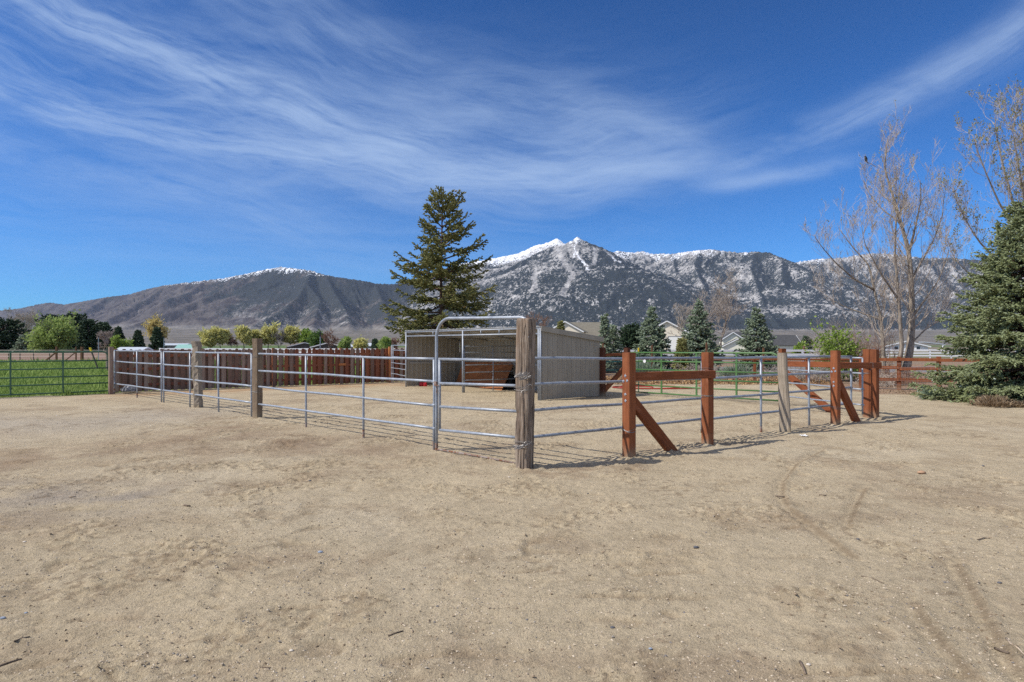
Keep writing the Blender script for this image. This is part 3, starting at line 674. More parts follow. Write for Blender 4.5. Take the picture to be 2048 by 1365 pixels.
# haze: one closed box of thin air
hz = MB(); hz.box((0, 6500, 796), (30500, 15500, 1610))
def mk_haze():
    m_ = bpy.data.materials.new('haze'); m_.use_nodes = True; t = m_.node_tree; t.nodes.clear()
    o = t.nodes.new('ShaderNodeOutputMaterial'); v = t.nodes.new('ShaderNodeVolumePrincipled')
    v.inputs['Color'].default_value = (0.60, 0.74, 1.0, 1); v.inputs['Density'].default_value = 2.1e-5; v.inputs['Anisotropy'].default_value = 0.0
    t.links.new(v.outputs[0], o.inputs['Volume']); return m_
HAZE = True
if HAZE: tag(hz.build('haze', mk_haze()), 'thin blue air over the valley', 'haze', kind='stuff')

# ------------------------------------------------------------------ paddock: posts, tube panels, braces
rs = np.random.RandomState(7)
def gz(p_): return float(ground_z(np.array([p_[0]]), np.array([p_[1]]))[0])
MAIN, P515, P396, P222 = G(1052, 938), G(515, 838), G(396, 816), G(222, 789)
R1, R2, R3, R4 = G(1258, 916), G(1415, 890), G(1671, 850), G(1742, 837)
GREY = G(1569, 866)
LD = (P222 - MAIN); LD[2] = 0; LD /= np.linalg.norm(LD)
RD = (R4 - MAIN); RD[2] = 0; RD /= np.linalg.norm(RD)
LN = np.array([-LD[1], LD[0], 0.0]);  LN = LN if LN[1] < 0 else -LN      # out of the pen, towards the camera
RN = np.array([-RD[1], RD[0], 0.0]);  RN = RN if RN[1] < 0 else -RN
Z3 = np.array([0, 0, 1.0])
ang = lambda d: math.atan2(d[1], d[0])

def wraps(c, hw, hd, ax, z0, n, seed, r=0.0022, slope=0.02, ball=0):
    """turns of wire round a post of half sizes hw (along ax) and hd"""
    m_ = MB(); q_ = np.random.RandomState(seed); ay = np.array([-ax[1], ax[0], 0])
    for k in range(n):
        pts = []; ph = q_.rand()*6.28; dz = (k - n/2)*0.012 + q_.randn()*0.004
        for a in np.linspace(0, 2*math.pi*1.02, 33):
            ca, sa = math.cos(a), math.sin(a); kx = max(abs(ca), abs(sa))
            g_ = 1.0/kx if hd > 0 else 1.0
            k2 = g_*0.93 + 0.07
            pts.append(c + ax*ca*k2*(hw + 0.006) + ay*sa*k2*(abs(hd) + 0.006) + Z3*(z0 + dz + slope*math.sin(a + ph)))
        m_.tube(pts, r, 5)
    for k in range(ball):                      # the twisted knot of loose ends
        a = q_.uniform(-0.3, 0.3)
        o_ = c + RN*0 - np.array([0, 1.0, 0])*(hd if hd > 0 else abs(hd))*1.35 + np.array([q_.uniform(-.09, .06), -0.01, z0 + q_.uniform(-.035, .035)])
        pts = [o_ + np.array([0.05*math.cos(b*2.2 + k), -0.012 + 0.008*math.sin(3*b), 0.022*math.sin(b*2.9 + k*1.3)]) for b in np.linspace(0, 2.6, 12)]
        m_.tube(pts, r, 4)
    return m_

# the old railway sleeper on the near corner
def sleeper():
    t_ = thing('sleeper_post', 'thick cracked railway sleeper post bound with wire at the near corner of the paddock', 'post', MAIN)
    nr, na = 150, 72; zs = np.linspace(-0.10, 1.985, nr); an = np.arange(na)*2*math.pi/na
    V = []; rot = math.radians(-33)
    A, Z = np.meshgrid(an, zs)
    ca, sa = np.cos(A), np.sin(A); e = 7.0
    rad = 1/((np.abs(ca)/0.108)**e + (np.abs(sa)/0.098)**e)**(1/e)
    prof = 1 - 0.05*sst(Z, 1.3, 0.2) + 0.035*fbm(Z*2.0 + 3, A*0 + 1, 2, 501)
    rad = rad*prof
    rad = rad + 0.010*fbm(A*2.2, Z*1.6, 3, 503) + 0.006*fbm(np.cos(A)*4 + 9, Z*5, 3, 505)
    # weather checks running along the grain and a hollowed edge
    rad = rad - 0.022*sst(np.abs(vnoise(A*2.3 + 0.5*vnoise(Z*1.2, A*0, 507), Z*0.45, 509)), 0.16, 0.0)*sst(vnoise(A*1.3, Z*0.8, 511), -0.35, 0.1)
    rad = rad - 0.006*sst(np.abs(vnoise(A*7, Z*0.8, 513)), 0.15, 0.0)
    rad = rad - 0.022*np.exp(-((Z - 1.22)/0.34)**2)*np.exp(-((A - 5.45)/0.35)**2)
    rad = rad - 0.018*np.exp(-((Z - 0.72)/0.06)**2)*np.exp(-((A - 3.6)/0.9)**2)
    rad *= 1 - 0.05*sst(Z, 1.95, 1.99)
    x = rad*np.cos(A + rot) - 0.028*(1 - Z/2.0) + 0.004; y = rad*np.sin(A + rot)
    V = np.stack([x, y, Z + 0.008*fbm(x*20, y*20, 2, 515)*(Z > 1.9)], -1).reshape(-1, 3)
    i = np.arange(nr-1)[:, None]*na; j = np.arange(na)[None, :]; k = (j+1) % na
    Q = np.stack([i+j, i+k, i+na+k, i+na+j], -1).reshape(-1, 4)
    top = V[-na:]; c0 = top.mean(0); ring = c0 + (top - c0)*0.55 + np.stack([top[:, 0]*0, top[:, 0]*0, 0.004 + 0.010*vnoise(top[:, 0]*60, top[:, 1]*60, 5)], -1)
    n0 = len(V); V = np.concatenate([V, ring, [c0 + (0, 0, 0.004)]])
    q2 = [[n0 - na + q_, n0 - na + (q_+1) % na, n0 + (q_+1) % na, n0 + q_] for q_ in range(na)]
    T = [[n0 + q_, n0 + (q_+1) % na, n0 + na] for q_ in range(na)]
    m_ = MB(); m_.add(V + MAIN, np.concatenate([Q, q2]), T)
    m_.build('timber', M['tie'], t_, True)
    dirs = np.array([math.cos(rot), math.sin(rot), 0])
    off = np.array([-0.018, 0, 0])
    wraps(MAIN + off*0.8, 0.108, 0.098, dirs, 1.235, 4, 3, 0.0026, 0.018, ball=9).build('wire_wrap', M['wire'], t_)
    wraps(MAIN + off*1.0, 0.108, 0.098, dirs, 1.075, 3, 4, 0.0026, 0.016, ball=2).build('wire_wrap', M['wire'], t_)
    wraps(MAIN + off*1.7, 0.104, 0.095, dirs, 0.335, 4, 5, 0.0026, 0.026, ball=8).build('wire_wrap', M['wire'], t_)
    s_ = MB(); a = MAIN + np.array([0.028, -0.118, 1.745]); s_.tube([a, a + (0, -0.008, 0)], [0.006, 0.005], 8); s_.build('screw_head', M['bolt'], t_)
sleeper()

def wood_post(name, label, base, top, w, d, dirv, mat_, lean=(0, 0), seed=1, wig=0.004, cat='post', bend=0.0, group=None, ties=()):
    t_ = thing(name, label, cat, base, group)
    q_ = np.random.RandomState(seed); m_ = MB(); nr = 30; zs = np.linspace(-0.08, top, nr)
    ax = np.array([dirv[0], dirv[1], 0]); ay = np.array([-ax[1], ax[0], 0])
    prof = [(-1, -1), (-.33, -1), (.33, -1), (1, -1), (1, -.33), (1, .33), (1, 1), (.33, 1), (-.33, 1), (-1, 1), (-1, .33), (-1, -.33)]
    V = []
    ch = 0.12
    for iz, z in enumerate(zs):
        for ip, (a, b) in enumerate(prof):
            k = (1 - ch*0.5) if abs(a) == 1 and abs(b) == 1 else 1.0
            wv = wig*vnoise(ip*1.7 + seed, z*3.0, seed*7)*2 + (wig*1.5*vnoise(ip*3.1, z*9, seed*5))
            V.append(base + ax*(a*w/2*k + wv*a) + ay*(b*d/2*k + wv*b) + np.array([lean[0]*(z/top), lean[1]*(z/top), z + (0.004*vnoise(ip*2.2, 1.0, seed) if iz == nr-1 else 0)]))
    n = 12; Q = [[i*n+j, i*n+(j+1) % n, (i+1)*n+(j+1) % n, (i+1)*n+j] for i in range(nr-1) for j in range(n)]
    V.append(np.mean(V[-n:], axis=0) + (0, 0, 0.003)); T = [[(nr-1)*n+j, (nr-1)*n+(j+1) % n, nr*n] for j in range(n)]
    m_.add(V, Q, T); m_.build('timber', mat_, t_)
    for iz, z in enumerate(ties):
        wraps(base + np.array([lean[0]*z/top, lean[1]*z/top, 0]), w/2, d/2, ax, z, 3, seed*10 + iz, 0.002, 0.012).build('wire_wrap', M['wire'], t_)
    return t_
dA = LD
wood_post('wooden_post', 'square brown grey post of sawn timber, the first left of the bow gate', P515, 1.775, 0.150, 0.165, np.array([math.cos(ang(LD) + 0.30), math.sin(ang(LD) + 0.30)]), M['brownwood'], (0, 0), 3, 0.003, group='grey wooden posts of the left fence', ties=(1.38, 0.62))
wood_post('wooden_post', 'rougher cracked grey post further left, between the square post and the picket fence', P396, 1.725, 0.185, 0.17, np.array([math.cos(ang(LD) + 0.55), math.sin(ang(LD) + 0.55)]), M['greywood'], (-0.04, 0), 5, 0.012, group='grey wooden posts of the left fence', ties=(1.10, 0.34))
wood_post('gate_post', 'red brown post between the green pasture gate and the picket fence', P222, 1.56, 0.13, 0.13, LD, M['picket'], (0, 0), 9, 0.003)
# the split grey post standing in the right fence
def split_post():
    t_ = thing('split_post', 'grey split post leaning left, cracked from top to foot, in the right fence', 'post', GREY)
    m_ = MB(); ax = RD; z1 = P3(1562, 706, GREY[1])[2]
    for (t0, t1, b0, b1, dy) in ((1556.5, 1564.5, 1565, 1570, 0.01), (1561.5, 1573, 1571, 1578.5, -0.02)):
        a = PX((b0+b1)/2, GREY[1]+dy, -0.05); b = PX((t0+t1)/2, GREY[1]+dy, z1)
        w0 = (b1-b0)*GREY[1]/F; w1 = (t1-t0)*GREY[1]/F
        zs = np.linspace(0, 1, 26); V = []
        for iz, u in enumerate(zs):
            c = a + (b-a)*u; w = w0 + (w1-w0)*u; d = 0.075
            w *= 1 + 0.10*vnoise(u*6, dy*90 + 3.3, 31); c = c + np.array([0.012*vnoise(u*4, dy*50 + 7.7, 33), 0, 0])
            for (p_, q_) in ((-1, -.7), (-.5, -1), (.4, -1), (1, -.6), (1, .7), (.3, 1), (-.5, 1), (-1, .6)): V.append(c + ax*p_*w/2*1.05 + RN*(-q_)*d*(1 - .3*u) * -1)
        n = 8; nr = 26; Q = [[i*n+j, i*n+(j+1) % n, (i+1)*n+(j+1) % n, (i+1)*n+j] for i in range(nr-1) for j in range(n)]
        V.append(np.mean(V[-n:], axis=0)); T = [[(nr-1)*n+j, (nr-1)*n+(j+1) % n, nr*n] for j in range(n)]
        m_.add(V, Q, T)
    m_.build('timber', M['greywood'], t_)
split_post()

# red stained braces: post, beam, diagonal, bolts
PSX = 0.145
def bolts(t_, base, zs, d, off):
    for dz, dx_ in zs:
        m_ = MB(); c = base - RD*(PSX/2 + 0.001) + RN*dx_ + Z3*dz
        m_.tube([c, c - RD*0.004, c - RD*0.004, c - RD*0.012], [0.020, 0.020, 0.011, 0.010], 12); m_.build('bolt', M['bolt'], t_)
def brace(name, label, pa, pb, top, beam, foot, bz0, off1=0.0, bend_off=0.10, bolt=True, n=(1, 1)):
    t_ = thing(name, label, 'fence brace', pa)
    h1 = MB(); h1.bar(pa - Z3*0.08, pa + Z3*top[0], PSX, PSX, up=RD); h1.build('post', M['redwood'], t_)
    h2 = MB(); h2.bar(pb - Z3*0.08, pb + Z3*top[1], PSX, PSX, up=RD); h2.build('post', M['redwood'], t_)
    a, b = pa + RD*(PSX/2 + .002) + RN*off1 + Z3*beam[0], pb + RD*(PSX/2 - 0.055) + RN*(PSX/2 + 0.030) + Z3*beam[1]
    h3 = MB(); h3.bar(a, b, 0.09, beam[2], up=Z3); h3.build('beam', mat_along(b - a), t_)
    h4 = MB(); d = foot - pa; d[2] = 0
    h4.bar(pa + RD*(PSX/2 - 0.05) + Z3*bz0, foot - Z3*0.06, 0.10, 0.145, up=Z3); h4.build('diagonal_strut', mat_along(foot - pa - Z3*bz0), t_)
    if bolt: bolts(t_, pa, bolt, RD, 0)
    return t_
_mc = {}
def mat_along(d):
    """timber whose grain runs along d"""
    d = d/np.linalg.norm(d); key = tuple(np.round(d, 2))
    if key in _mc: return _mc[key]
    q = Vector(d).rotation_difference(Vector((0, 0, 1))).to_euler()
    base = wood_fn((0.300, 0.100, 0.040), (0.20, 0.062, 0.026), (0.09, 0.026, 0.013), vary=0.1, splash=False)
    _mc[key] = mat('red stained timber on a slope', lambda t, b, o: base(t, b, mapv(t, o, (1, 1, 1), tuple(q))))
    return _mc[key]
zt = lambda p_, py: EYE + (HOR - py)*p_[1]/F
t1 = brace('h_brace', 'red stained H brace with diagonal strut nearest the sleeper post', R1, R2, (zt(R1, 705.5), zt(R2, 705)),
      (zt(R1, 754), zt(R2, 748.5), 0.125), G(1350, 903), 0.86, bolt=[(1.195, 0.0), (1.115, -0.038), (1.125, 0.034), (0.925, 0.0), (0.835, 0.004)])
wraps(R1, PSX/2, PSX/2, RD, 0.42, 3, 21, 0.0022, 0.03).build('wire_wrap', M['wire'], t1)
wraps(R2, PSX/2, PSX/2, RD, 1.24, 4, 22, 0.0022, 0.015).build('wire_wrap', M['wire'], t1); wraps(R2, PSX/2, PSX/2, RD, 0.81, 3, 23, 0.0022, 0.015).build('wire_wrap', M['wire'], t1)
R4a = R4 + RN*(0.5*PSX) - RD*0.0; R4b = R4 - RN*(0.5*PSX + 0.004)
t2 = brace('h_brace', 'red stained H brace at the right corner ending in a double post', R3, R4a, (zt(R3, 701.5), zt(R4, 699)),
      (zt(R3, 731.5), zt(R4, 730.5), 0.13), G(1716, 845), 0.95, bolt=[(1.16, 0.0), (1.09, -0.038), (1.10, 0.034), (0.88, 0.0), (0.80, 0.0)])
m_ = MB(); m_.bar(R4b - Z3*0.08, R4b + Z3*(zt(R4, 699) + 0.004), PSX, PSX, up=RD); m_.build('post', M['redwood'], t2)
wraps(R3, PSX/2, PSX/2, RD, 0.36, 3, 24, 0.0022, 0.03).build('wire_wrap', M['wire'], t2)
wraps(R4b + RD*-0.005, PSX/2, PSX/2, RD, 1.02, 3, 25, 0.0022, 0.02).build('wire_wrap', M['wire'], t2)
m_ = MB(); c = R3 + (R4a-R3)*0.74 + RN*0.11; m_.tube([c + Z3*1.24 + RN*0.02, c + Z3*1.262, c + Z3*1.25 + RN*0.055, c + Z3*1.12 + RN*0.06, c + Z3*1.09 + RD*-.04], 0.003, 5); m_.build('wire_wrap', M['wire'], t2)
# far brace behind it, between the green gate and the double post
FB = PX(1564.5, 16.8); FC = R4b.copy(); fd = (FC - FB)/np.linalg.norm(FC - FB); fn_ = np.array([-fd[1], fd[0], 0])
t3 = thing('h_brace', 'red stained H brace at the right end of the bright green gate', 'fence brace', FB)
m_ = MB(); m_.bar(FB - Z3*.08, FB + Z3*zt(FB, 697.5), PSX, PSX, up=fd); m_.build('post', M['redwood'], t3)
a, b = FB + fd*0.07 + Z3*zt(FB, 728), FC - fd*0.08 + Z3*zt(FC, 731); m_ = MB(); m_.bar(a, b, 0.09, 0.14, up=Z3); m_.build('beam', mat_along(b - a), t3)
a, b = FB + fd*0.05 + Z3*(zt(FB, 742)), FB + fd*1.98 - Z3*0.06; m_ = MB(); m_.bar(a, b, 0.10, 0.145, up=Z3); m_.build('diagonal_strut', mat_along(b - a), t3)

# ---- galvanised tube panels
RAILS = (1.44, 1.08, 0.715, 0.345)
def spl(pts, n=6):
    return np.array(pts)
def panel(label, a, b, ups, rails=RAILS, r=0.0215, feet=True, rust=False, sag=0.0, mat_='galv', name='tube_fence', cat='fence panel', group='galvanised tube fence panels', ends=(True, True), zb=0.0, seed=0, za=None, cols=None, cap=None):
    """pipe panel from ground point a to b; ups: fractions of the length where uprights stand"""
    t_ = thing(name, label, cat, (a + b)/2, group); q_ = np.random.RandomState(seed + 3); L = np.linalg.norm(b - a); d = (b - a)/L
    za = rails if za is None else za
    for k, (z1, z0) in enumerate(zip(rails, za)):
        m_ = MB(); u = np.linspace(0, 1, 13); w = 0.012*vnoise(u*3.2 + seed, u*0 + k*0.7, 601)
        pts = a + np.outer(u, b - a) + np.outer(z0 + (z1 - z0)*u - sag*np.sin(u*math.pi) + w, Z3)
        m_.tube(pts, r, 10); m_.build('rail', M[mat_], t_, True)
    for k, f in enumerate(ups):
        c = a + (b - a)*f; top = (rails[0]*f + za[0]*(1-f)) - (0.004 if 0 < f < 1 else -0.0)
        rb = r*0.95
        n_ = MB(); z0_ = zb if feet else rails[-1]
        lx = q_.randn()*0.006
        pts = [c + Z3*(z0_ - (0.06 if feet and zb <= 0.01 else 0)) + d*lx, c + Z3*0.35, c + Z3*0.8 - d*lx, c + Z3*top]
        n_.tube(pts, rb, 10); o_ = n_.build('upright', M[mat_], t_, True)
        if rust and feet:
            n2 = MB(); n2.tube([c + d*lx + Z3*-0.03, c + d*lx + Z3*(0.10 + 0.08*q_.rand())], rb*1.03, 10, cap=False); n2.build('rust_stain', M['rust'], o_, True)
        if k in (0, len(ups)-1) and cap:
            n2 = MB(); n2.tube([c + Z3*(zb - 0.012), c + Z3*(zb + 0.05)], rb*1.18, 10); n2.build('foot_cap', M['black'], o_, True)
        # crimped brackets where the rails cross
        for z1, z0 in zip(rails[1:], za[1:]):
            n2 = MB(); z = z1*f + z0*(1-f); n2.tube([c - d*0.032 + Z3*z, c + d*0.032 + Z3*z], r*1.16, 10); n2.build('bracket', M[mat_], o_, True)
    return t_
inL = -LN*0.135; inR = -RN*0.135
LP = lambda px: MAIN + LD*(lambda s: s)(((px - CX)*MAIN[1]/F - MAIN[0]) / (LD[0] - (px - CX)/F*LD[1])) + 0
def on_line(px, o, d):
    """point of the line o + s d that is seen in photo column px"""
    k = (px - CX)/F; s = (k*o[1] - o[0])/(d[0] - k*d[1]); return o + d*s
LO = MAIN + inL; LO[2] = 0; RO = MAIN + inR; RO[2] = 0
q = lambda px: on_line(px, LO, LD)
def fr(a, b, pxs): return [float(np.dot(on_line(px, a, (b-a)/np.linalg.norm(b-a)) - a, b - a)/np.dot(b-a, b-a)) for px in pxs]
a, b = q(229), q(323.5); panel('galvanised four rail panel farthest left, beside the red gate post', a, b, fr(a, b, (229, 274, 323)), rust=True, seed=1)
a, b = q(327.5), q(503); panel('galvanised four rail panel behind the rough grey post', a, b, fr(a, b, (327.5, 380, 437, 503)), seed=2)
a, b = q(508), q(869); panel('long galvanised four rail panel between the square post and the bow gate', a, b, fr(a, b, (510, 612, 727, 868)), rust=True, seed=3, rails=(1.42, 1.065, 0.70, 0.335), za=(1.44, 1.07, 0.71, 0.33))
RL = lambda px: on_line(px, RO, RD)
a, b = RO + RD*0.05, RL(1404); panel('galvanised four rail panel between the sleeper post and the second red post', a, b, fr(a, b, (1262, 1404)) , rails=(1.415, 1.07, 0.73, 0.375), za=(1.455, 1.10, 0.755, 0.39), zb=0.15, seed=4, cap=True)
a, b = RL(1412), RL(1521); 
a2, b2 = RL(1410), RL(1703)
panel('galvanised four rail panel passing behind the split grey post', a2, b2, [f for f in fr(a2, b2, (1522, 1618, 1702))], rust=True, rails=(1.38, 1.05, 0.70, 0.36), za=(1.415, 1.065, 0.72, 0.365), seed=5, r=0.023)
# gate hung on the double post, swung back into the pen
ga = PX(1725, R4[1] - 0.15); gb = PX(1566, 16.2)
panel('galvanised four rail gate leaf swung back between the double red post and the green gate', ga, gb, (0.0,), rails=(1.345, 1.0, 0.66, 0.31), za=(1.345, 1.0, 0.66, 0.31), zb=0.10, r=0.019, seed=6, name='tube_gate', cat='gate')

# bow gate
def bow_gate():
    a, b = q(873), LO + LD*0.06
    t_ = thing('bow_gate', 'galvanised walk-through bow gate with a tall arched frame beside the sleeper post', 'gate', (a + b)/2)
    H = 2.045; rr = 0.30; m_ = MB(); d = (b - a)/np.linalg.norm(b - a); L = np.linalg.norm(b - a)
    pts = [a - Z3*0.05, a + Z3*0.6, a + Z3*1.2, a + Z3*(H - rr - 0.2), a + Z3*(H - rr)]
    for k in np.linspace(0.12, math.pi/2, 9): pts.append(a + d*rr*(1 - math.cos(k)) + Z3*(H - rr + rr*math.sin(k)))
    pts += [a + d*L*0.5 + Z3*(H - 0.015)]
    for k in np.linspace(0, math.pi/2, 7): pts.append(b - d*0.16 + d*0.16*math.sin(k) + Z3*(H - 0.03 - 0.16 + 0.16*math.cos(k)))
    pts += [b + Z3*0.8, b - Z3*0.05]
    m_.tube(pts, 0.024, 12); fo = m_.build('arch_frame', M['galv'], t_, True)
    n2 = MB(); n2.tube([a - Z3*0.03, a + Z3*0.12], 0.0248, 12, cap=False); n2.build('rust_stain', M['rust'], fo, True)
    # sill bar lying on the ground between the legs
    n2 = MB(); n2.tube([a + Z3*0.02, a + d*L*0.5 + Z3*0.024, b + Z3*0.012], 0.013, 8); n2.build('sill_bar', M['rust'], t_, True)
    a2, b2 = a + d*0.075, b - d*0.05
    for z1, z0 in zip((1.425, 1.085, 0.735, 0.375), (1.42, 1.045, 0.685, 0.325)):
        m_ = MB(); m_.tube([a2 + Z3*z0, (a2+b2)/2 + Z3*(z0+z1)/2, b2 + Z3*z1], 0.0215, 10); m_.build('rail', M['galv'], t_, True)
    for c, z0, z1 in ((a2, 0.325, 1.44), (b2, 0.375, 1.43)):
        m_ = MB(); m_.tube([c + Z3*z0, c + Z3*(z0+z1)/2, c + Z3*z1], 0.021, 10); m_.build('upright', M['galv'], t_, True)
    m_ = MB(); c = a + Z3*1.04 - LN*-0.0
    m_.tube([c - LN*0.02 + Z3*.03, c - d*0.03 + LN*0.03 + Z3*0.02, c + LN*0.045 - Z3*0.01, c + d*0.09 + LN*0.03 - Z3*0.03], 0.008, 6)
    m_.box(c + LN*0.035 + d*0.02, (0.05, 0.03, 0.06), ang(d)); m_.tube([c + LN*0.04 + d*0.05 - Z3*k*0.03 + d*0.01*math.sin(k*2.5) for k in range(6)], 0.006, 6)
    m_.build('latch', M['rust'], t_)
    for z in (1.24, 0.45):
        m_ = MB(); m_.tube([b2 + Z3*z, b + Z3*(z)], 0.012, 6); m_.tube([b + Z3*(z-.03), b + Z3*(z+.03)], 0.028, 8); m_.build('hinge', M['galv'], t_)
bow_gate()

# ---- green gates
def tube_gate(name, label, a, b, rails, ups, mat_, corner, r=0.021, vr=0.024, low=None, sticker=None):
    t_ = thing(name, label, 'gate', (a + b)/2); L = np.linalg.norm(b - a); d = (b - a)/L; n0 = np.array([-d[1], d[0], 0]); rr = 0.2
    za, zb = rails
    m_ = MB(); pts = [a + Z3*za[-1], a + Z3*(za[0] - rr)]
    if corner[0]: pts += [a + d*rr*(1 - math.cos(k)) + Z3*(za[0] - rr + rr*math.sin(k)) for k in np.linspace(0.2, math.pi/2, 6)]
    else: pts += [a + Z3*za[0]]
    pts += [a + (b-a)*0.5 + Z3*(za[0]+zb[0])/2]
    if corner[1]: pts += [b - d*rr*(1 - math.sin(k)) + Z3*(zb[0] - rr + rr*math.cos(k)) for k in np.linspace(0, math.pi/2 - 0.2, 6)]
    else: pts += [b + Z3*zb[0]]
    pts += [b + Z3*(zb[0] - rr), b + Z3*zb[-1]]
    m_.tube(pts, r*1.08, 10); m_.build('frame', M[mat_], t_, True)
    for k in range(1, len(za)):
        m_ = MB(); m_.tube([a + Z3*za[k], (a+b)/2 + Z3*((za[k]+zb[k])/2 - .004), b + Z3*zb[k]], r, 10); m_.build('rail', M[mat_], t_, True)
    for f in ups:
        c = a + (b-a)*f; z0, z1 = za[-1]*(1-f) + zb[-1]*f, za[0]*(1-f) + zb[0]*f
        m_ = MB(); m_.bar(c + Z3*(z0 - 0.02), c + Z3*z1, vr*2, vr*1.6, up=n0); m_.build('upright', M[mat_], t_)
    if sticker is not None:
        c = a + (b-a)*sticker + Z3*(za[1]*(1-sticker) + zb[1]*sticker); nn = n0 if n0[1] < 0 else -n0
        m_ = MB(); m_.tube([c + nn*(r + 0.001), c + nn*(r + 0.008)], [0.055, 0.052], 16); m_.build('tag_disc', M['white_paint'], t_)
    return t_
gl, gr = G(-190, 803.5), G(218, 787.5)
tube_gate('pasture_gate', 'dark green six rail pasture gate at the left in front of the grass', gl, gr, ((1.40, 1.12, 0.87, 0.61, 0.36, 0.08), (1.40, 1.11, 0.86, 0.60, 0.36, 0.09)), [f for f in fr(gl, gr, (-80, 21, 126))], 'green_dark', (False, True))
ya, yb = PX(1262, 20.6), PX(1558, 17.05)
tube_gate('pasture_gate', 'bright green six rail gate behind the right side of the paddock', ya, yb, ((1.378, 1.10, 0.83, 0.58, 0.325, 0.09), (1.405, 1.13, 0.86, 0.60, 0.35, 0.11)), fr(ya, yb, (1269, 1323, 1393, 1473)), 'green', (False, True), r=0.022, sticker=fr(ya, yb, (1290,))[0])

M['shadepost'] = mat('shade darkened red post', wood_fn((0.12, 0.045, 0.025), (0.075, 0.03, 0.018), (0.035, 0.016, 0.012), vary=0.1))  # red timber coloured darker to carry the shed's shadow on these posts
# dark corner post, far post with strut, mesh panel with pipe rails
DP = PX(1204.5, 19.75); FA = PX(1254, 20.75); dd = (FA - DP)/np.linalg.norm(FA - DP)
t_ = thing('h_brace', 'red stained brace with shade-darkened posts beside the shed wall with a strut leaning right', 'fence brace', DP)
for c, py in ((DP, 695.5), (FA, 696)):
    m_ = MB(); m_.bar(c - Z3*.05, c + Z3*zt(c, py), 0.165, 0.165, up=dd); m_.build('post', M['shadepost'], t_)
m_ = MB(); a, b = DP + dd*0.08 + Z3*zt(DP, 710.5), FA - dd*0.08 + Z3*zt(FA, 709); m_.bar(a, b, 0.09, 0.085, up=Z3); m_.build('beam', mat_along(b - a), t_)
m_ = MB(); a, b = DP + dd*0.07 + Z3*zt(DP, 783), FA - dd*0.06 + Z3*zt(FA, 733); m_.bar(a, b, 0.10, 0.14, up=Z3); m_.build('diagonal_strut', mat_along(b - a), t_)
t_ = thing('mesh_panel', 'wire mesh panel with dark pipe rails between the dark posts behind the shed corner', 'fence panel', (DP + FA)/2)
mo = np.array([dd[1], -dd[0], 0])*-0.10
for py in (724.5, 741):
    m_ = MB(); m_.tube([DP + mo + Z3*zt(DP, py), FA + mo + Z3*zt(FA, py)], 0.02, 8); m_.build('rail', M['teal'], t_, True)
m_ = MB(); L = np.linalg.norm(FA - DP)
for k in np.arange(0, L, 0.075): m_.tube([DP + mo + dd*k + Z3*0.05, DP + mo + dd*k + Z3*1.25], 0.0022, 3, cap=False)
for z in np.arange(0.05, 1.26, 0.09): m_.tube([DP + mo + Z3*z, FA + mo + Z3*z], 0.0022, 3, cap=False)
m_.build('wire_mesh', M['wire'], t_)
# red hose coiled on the sand behind
m_ = MB(); c = PX(1262, 23.6, 0.02); m_.tube([c + np.array([1.1*math.cos(k)*(0.75 + .05*k) + 0.1*k, 1.0*math.sin(k)*(0.6 + .04*k), 0.012*k*0.2]) for k in np.linspace(0, 13, 70)], 0.022, 6)
M['hose'] = mat('red rubber hose', plain((0.32, 0.035, 0.02), 0.5)); solo(m_, 'garden_hose', M['hose'], 'red hose loosely coiled on the sand behind the mesh panel', 'hose', smooth=True)

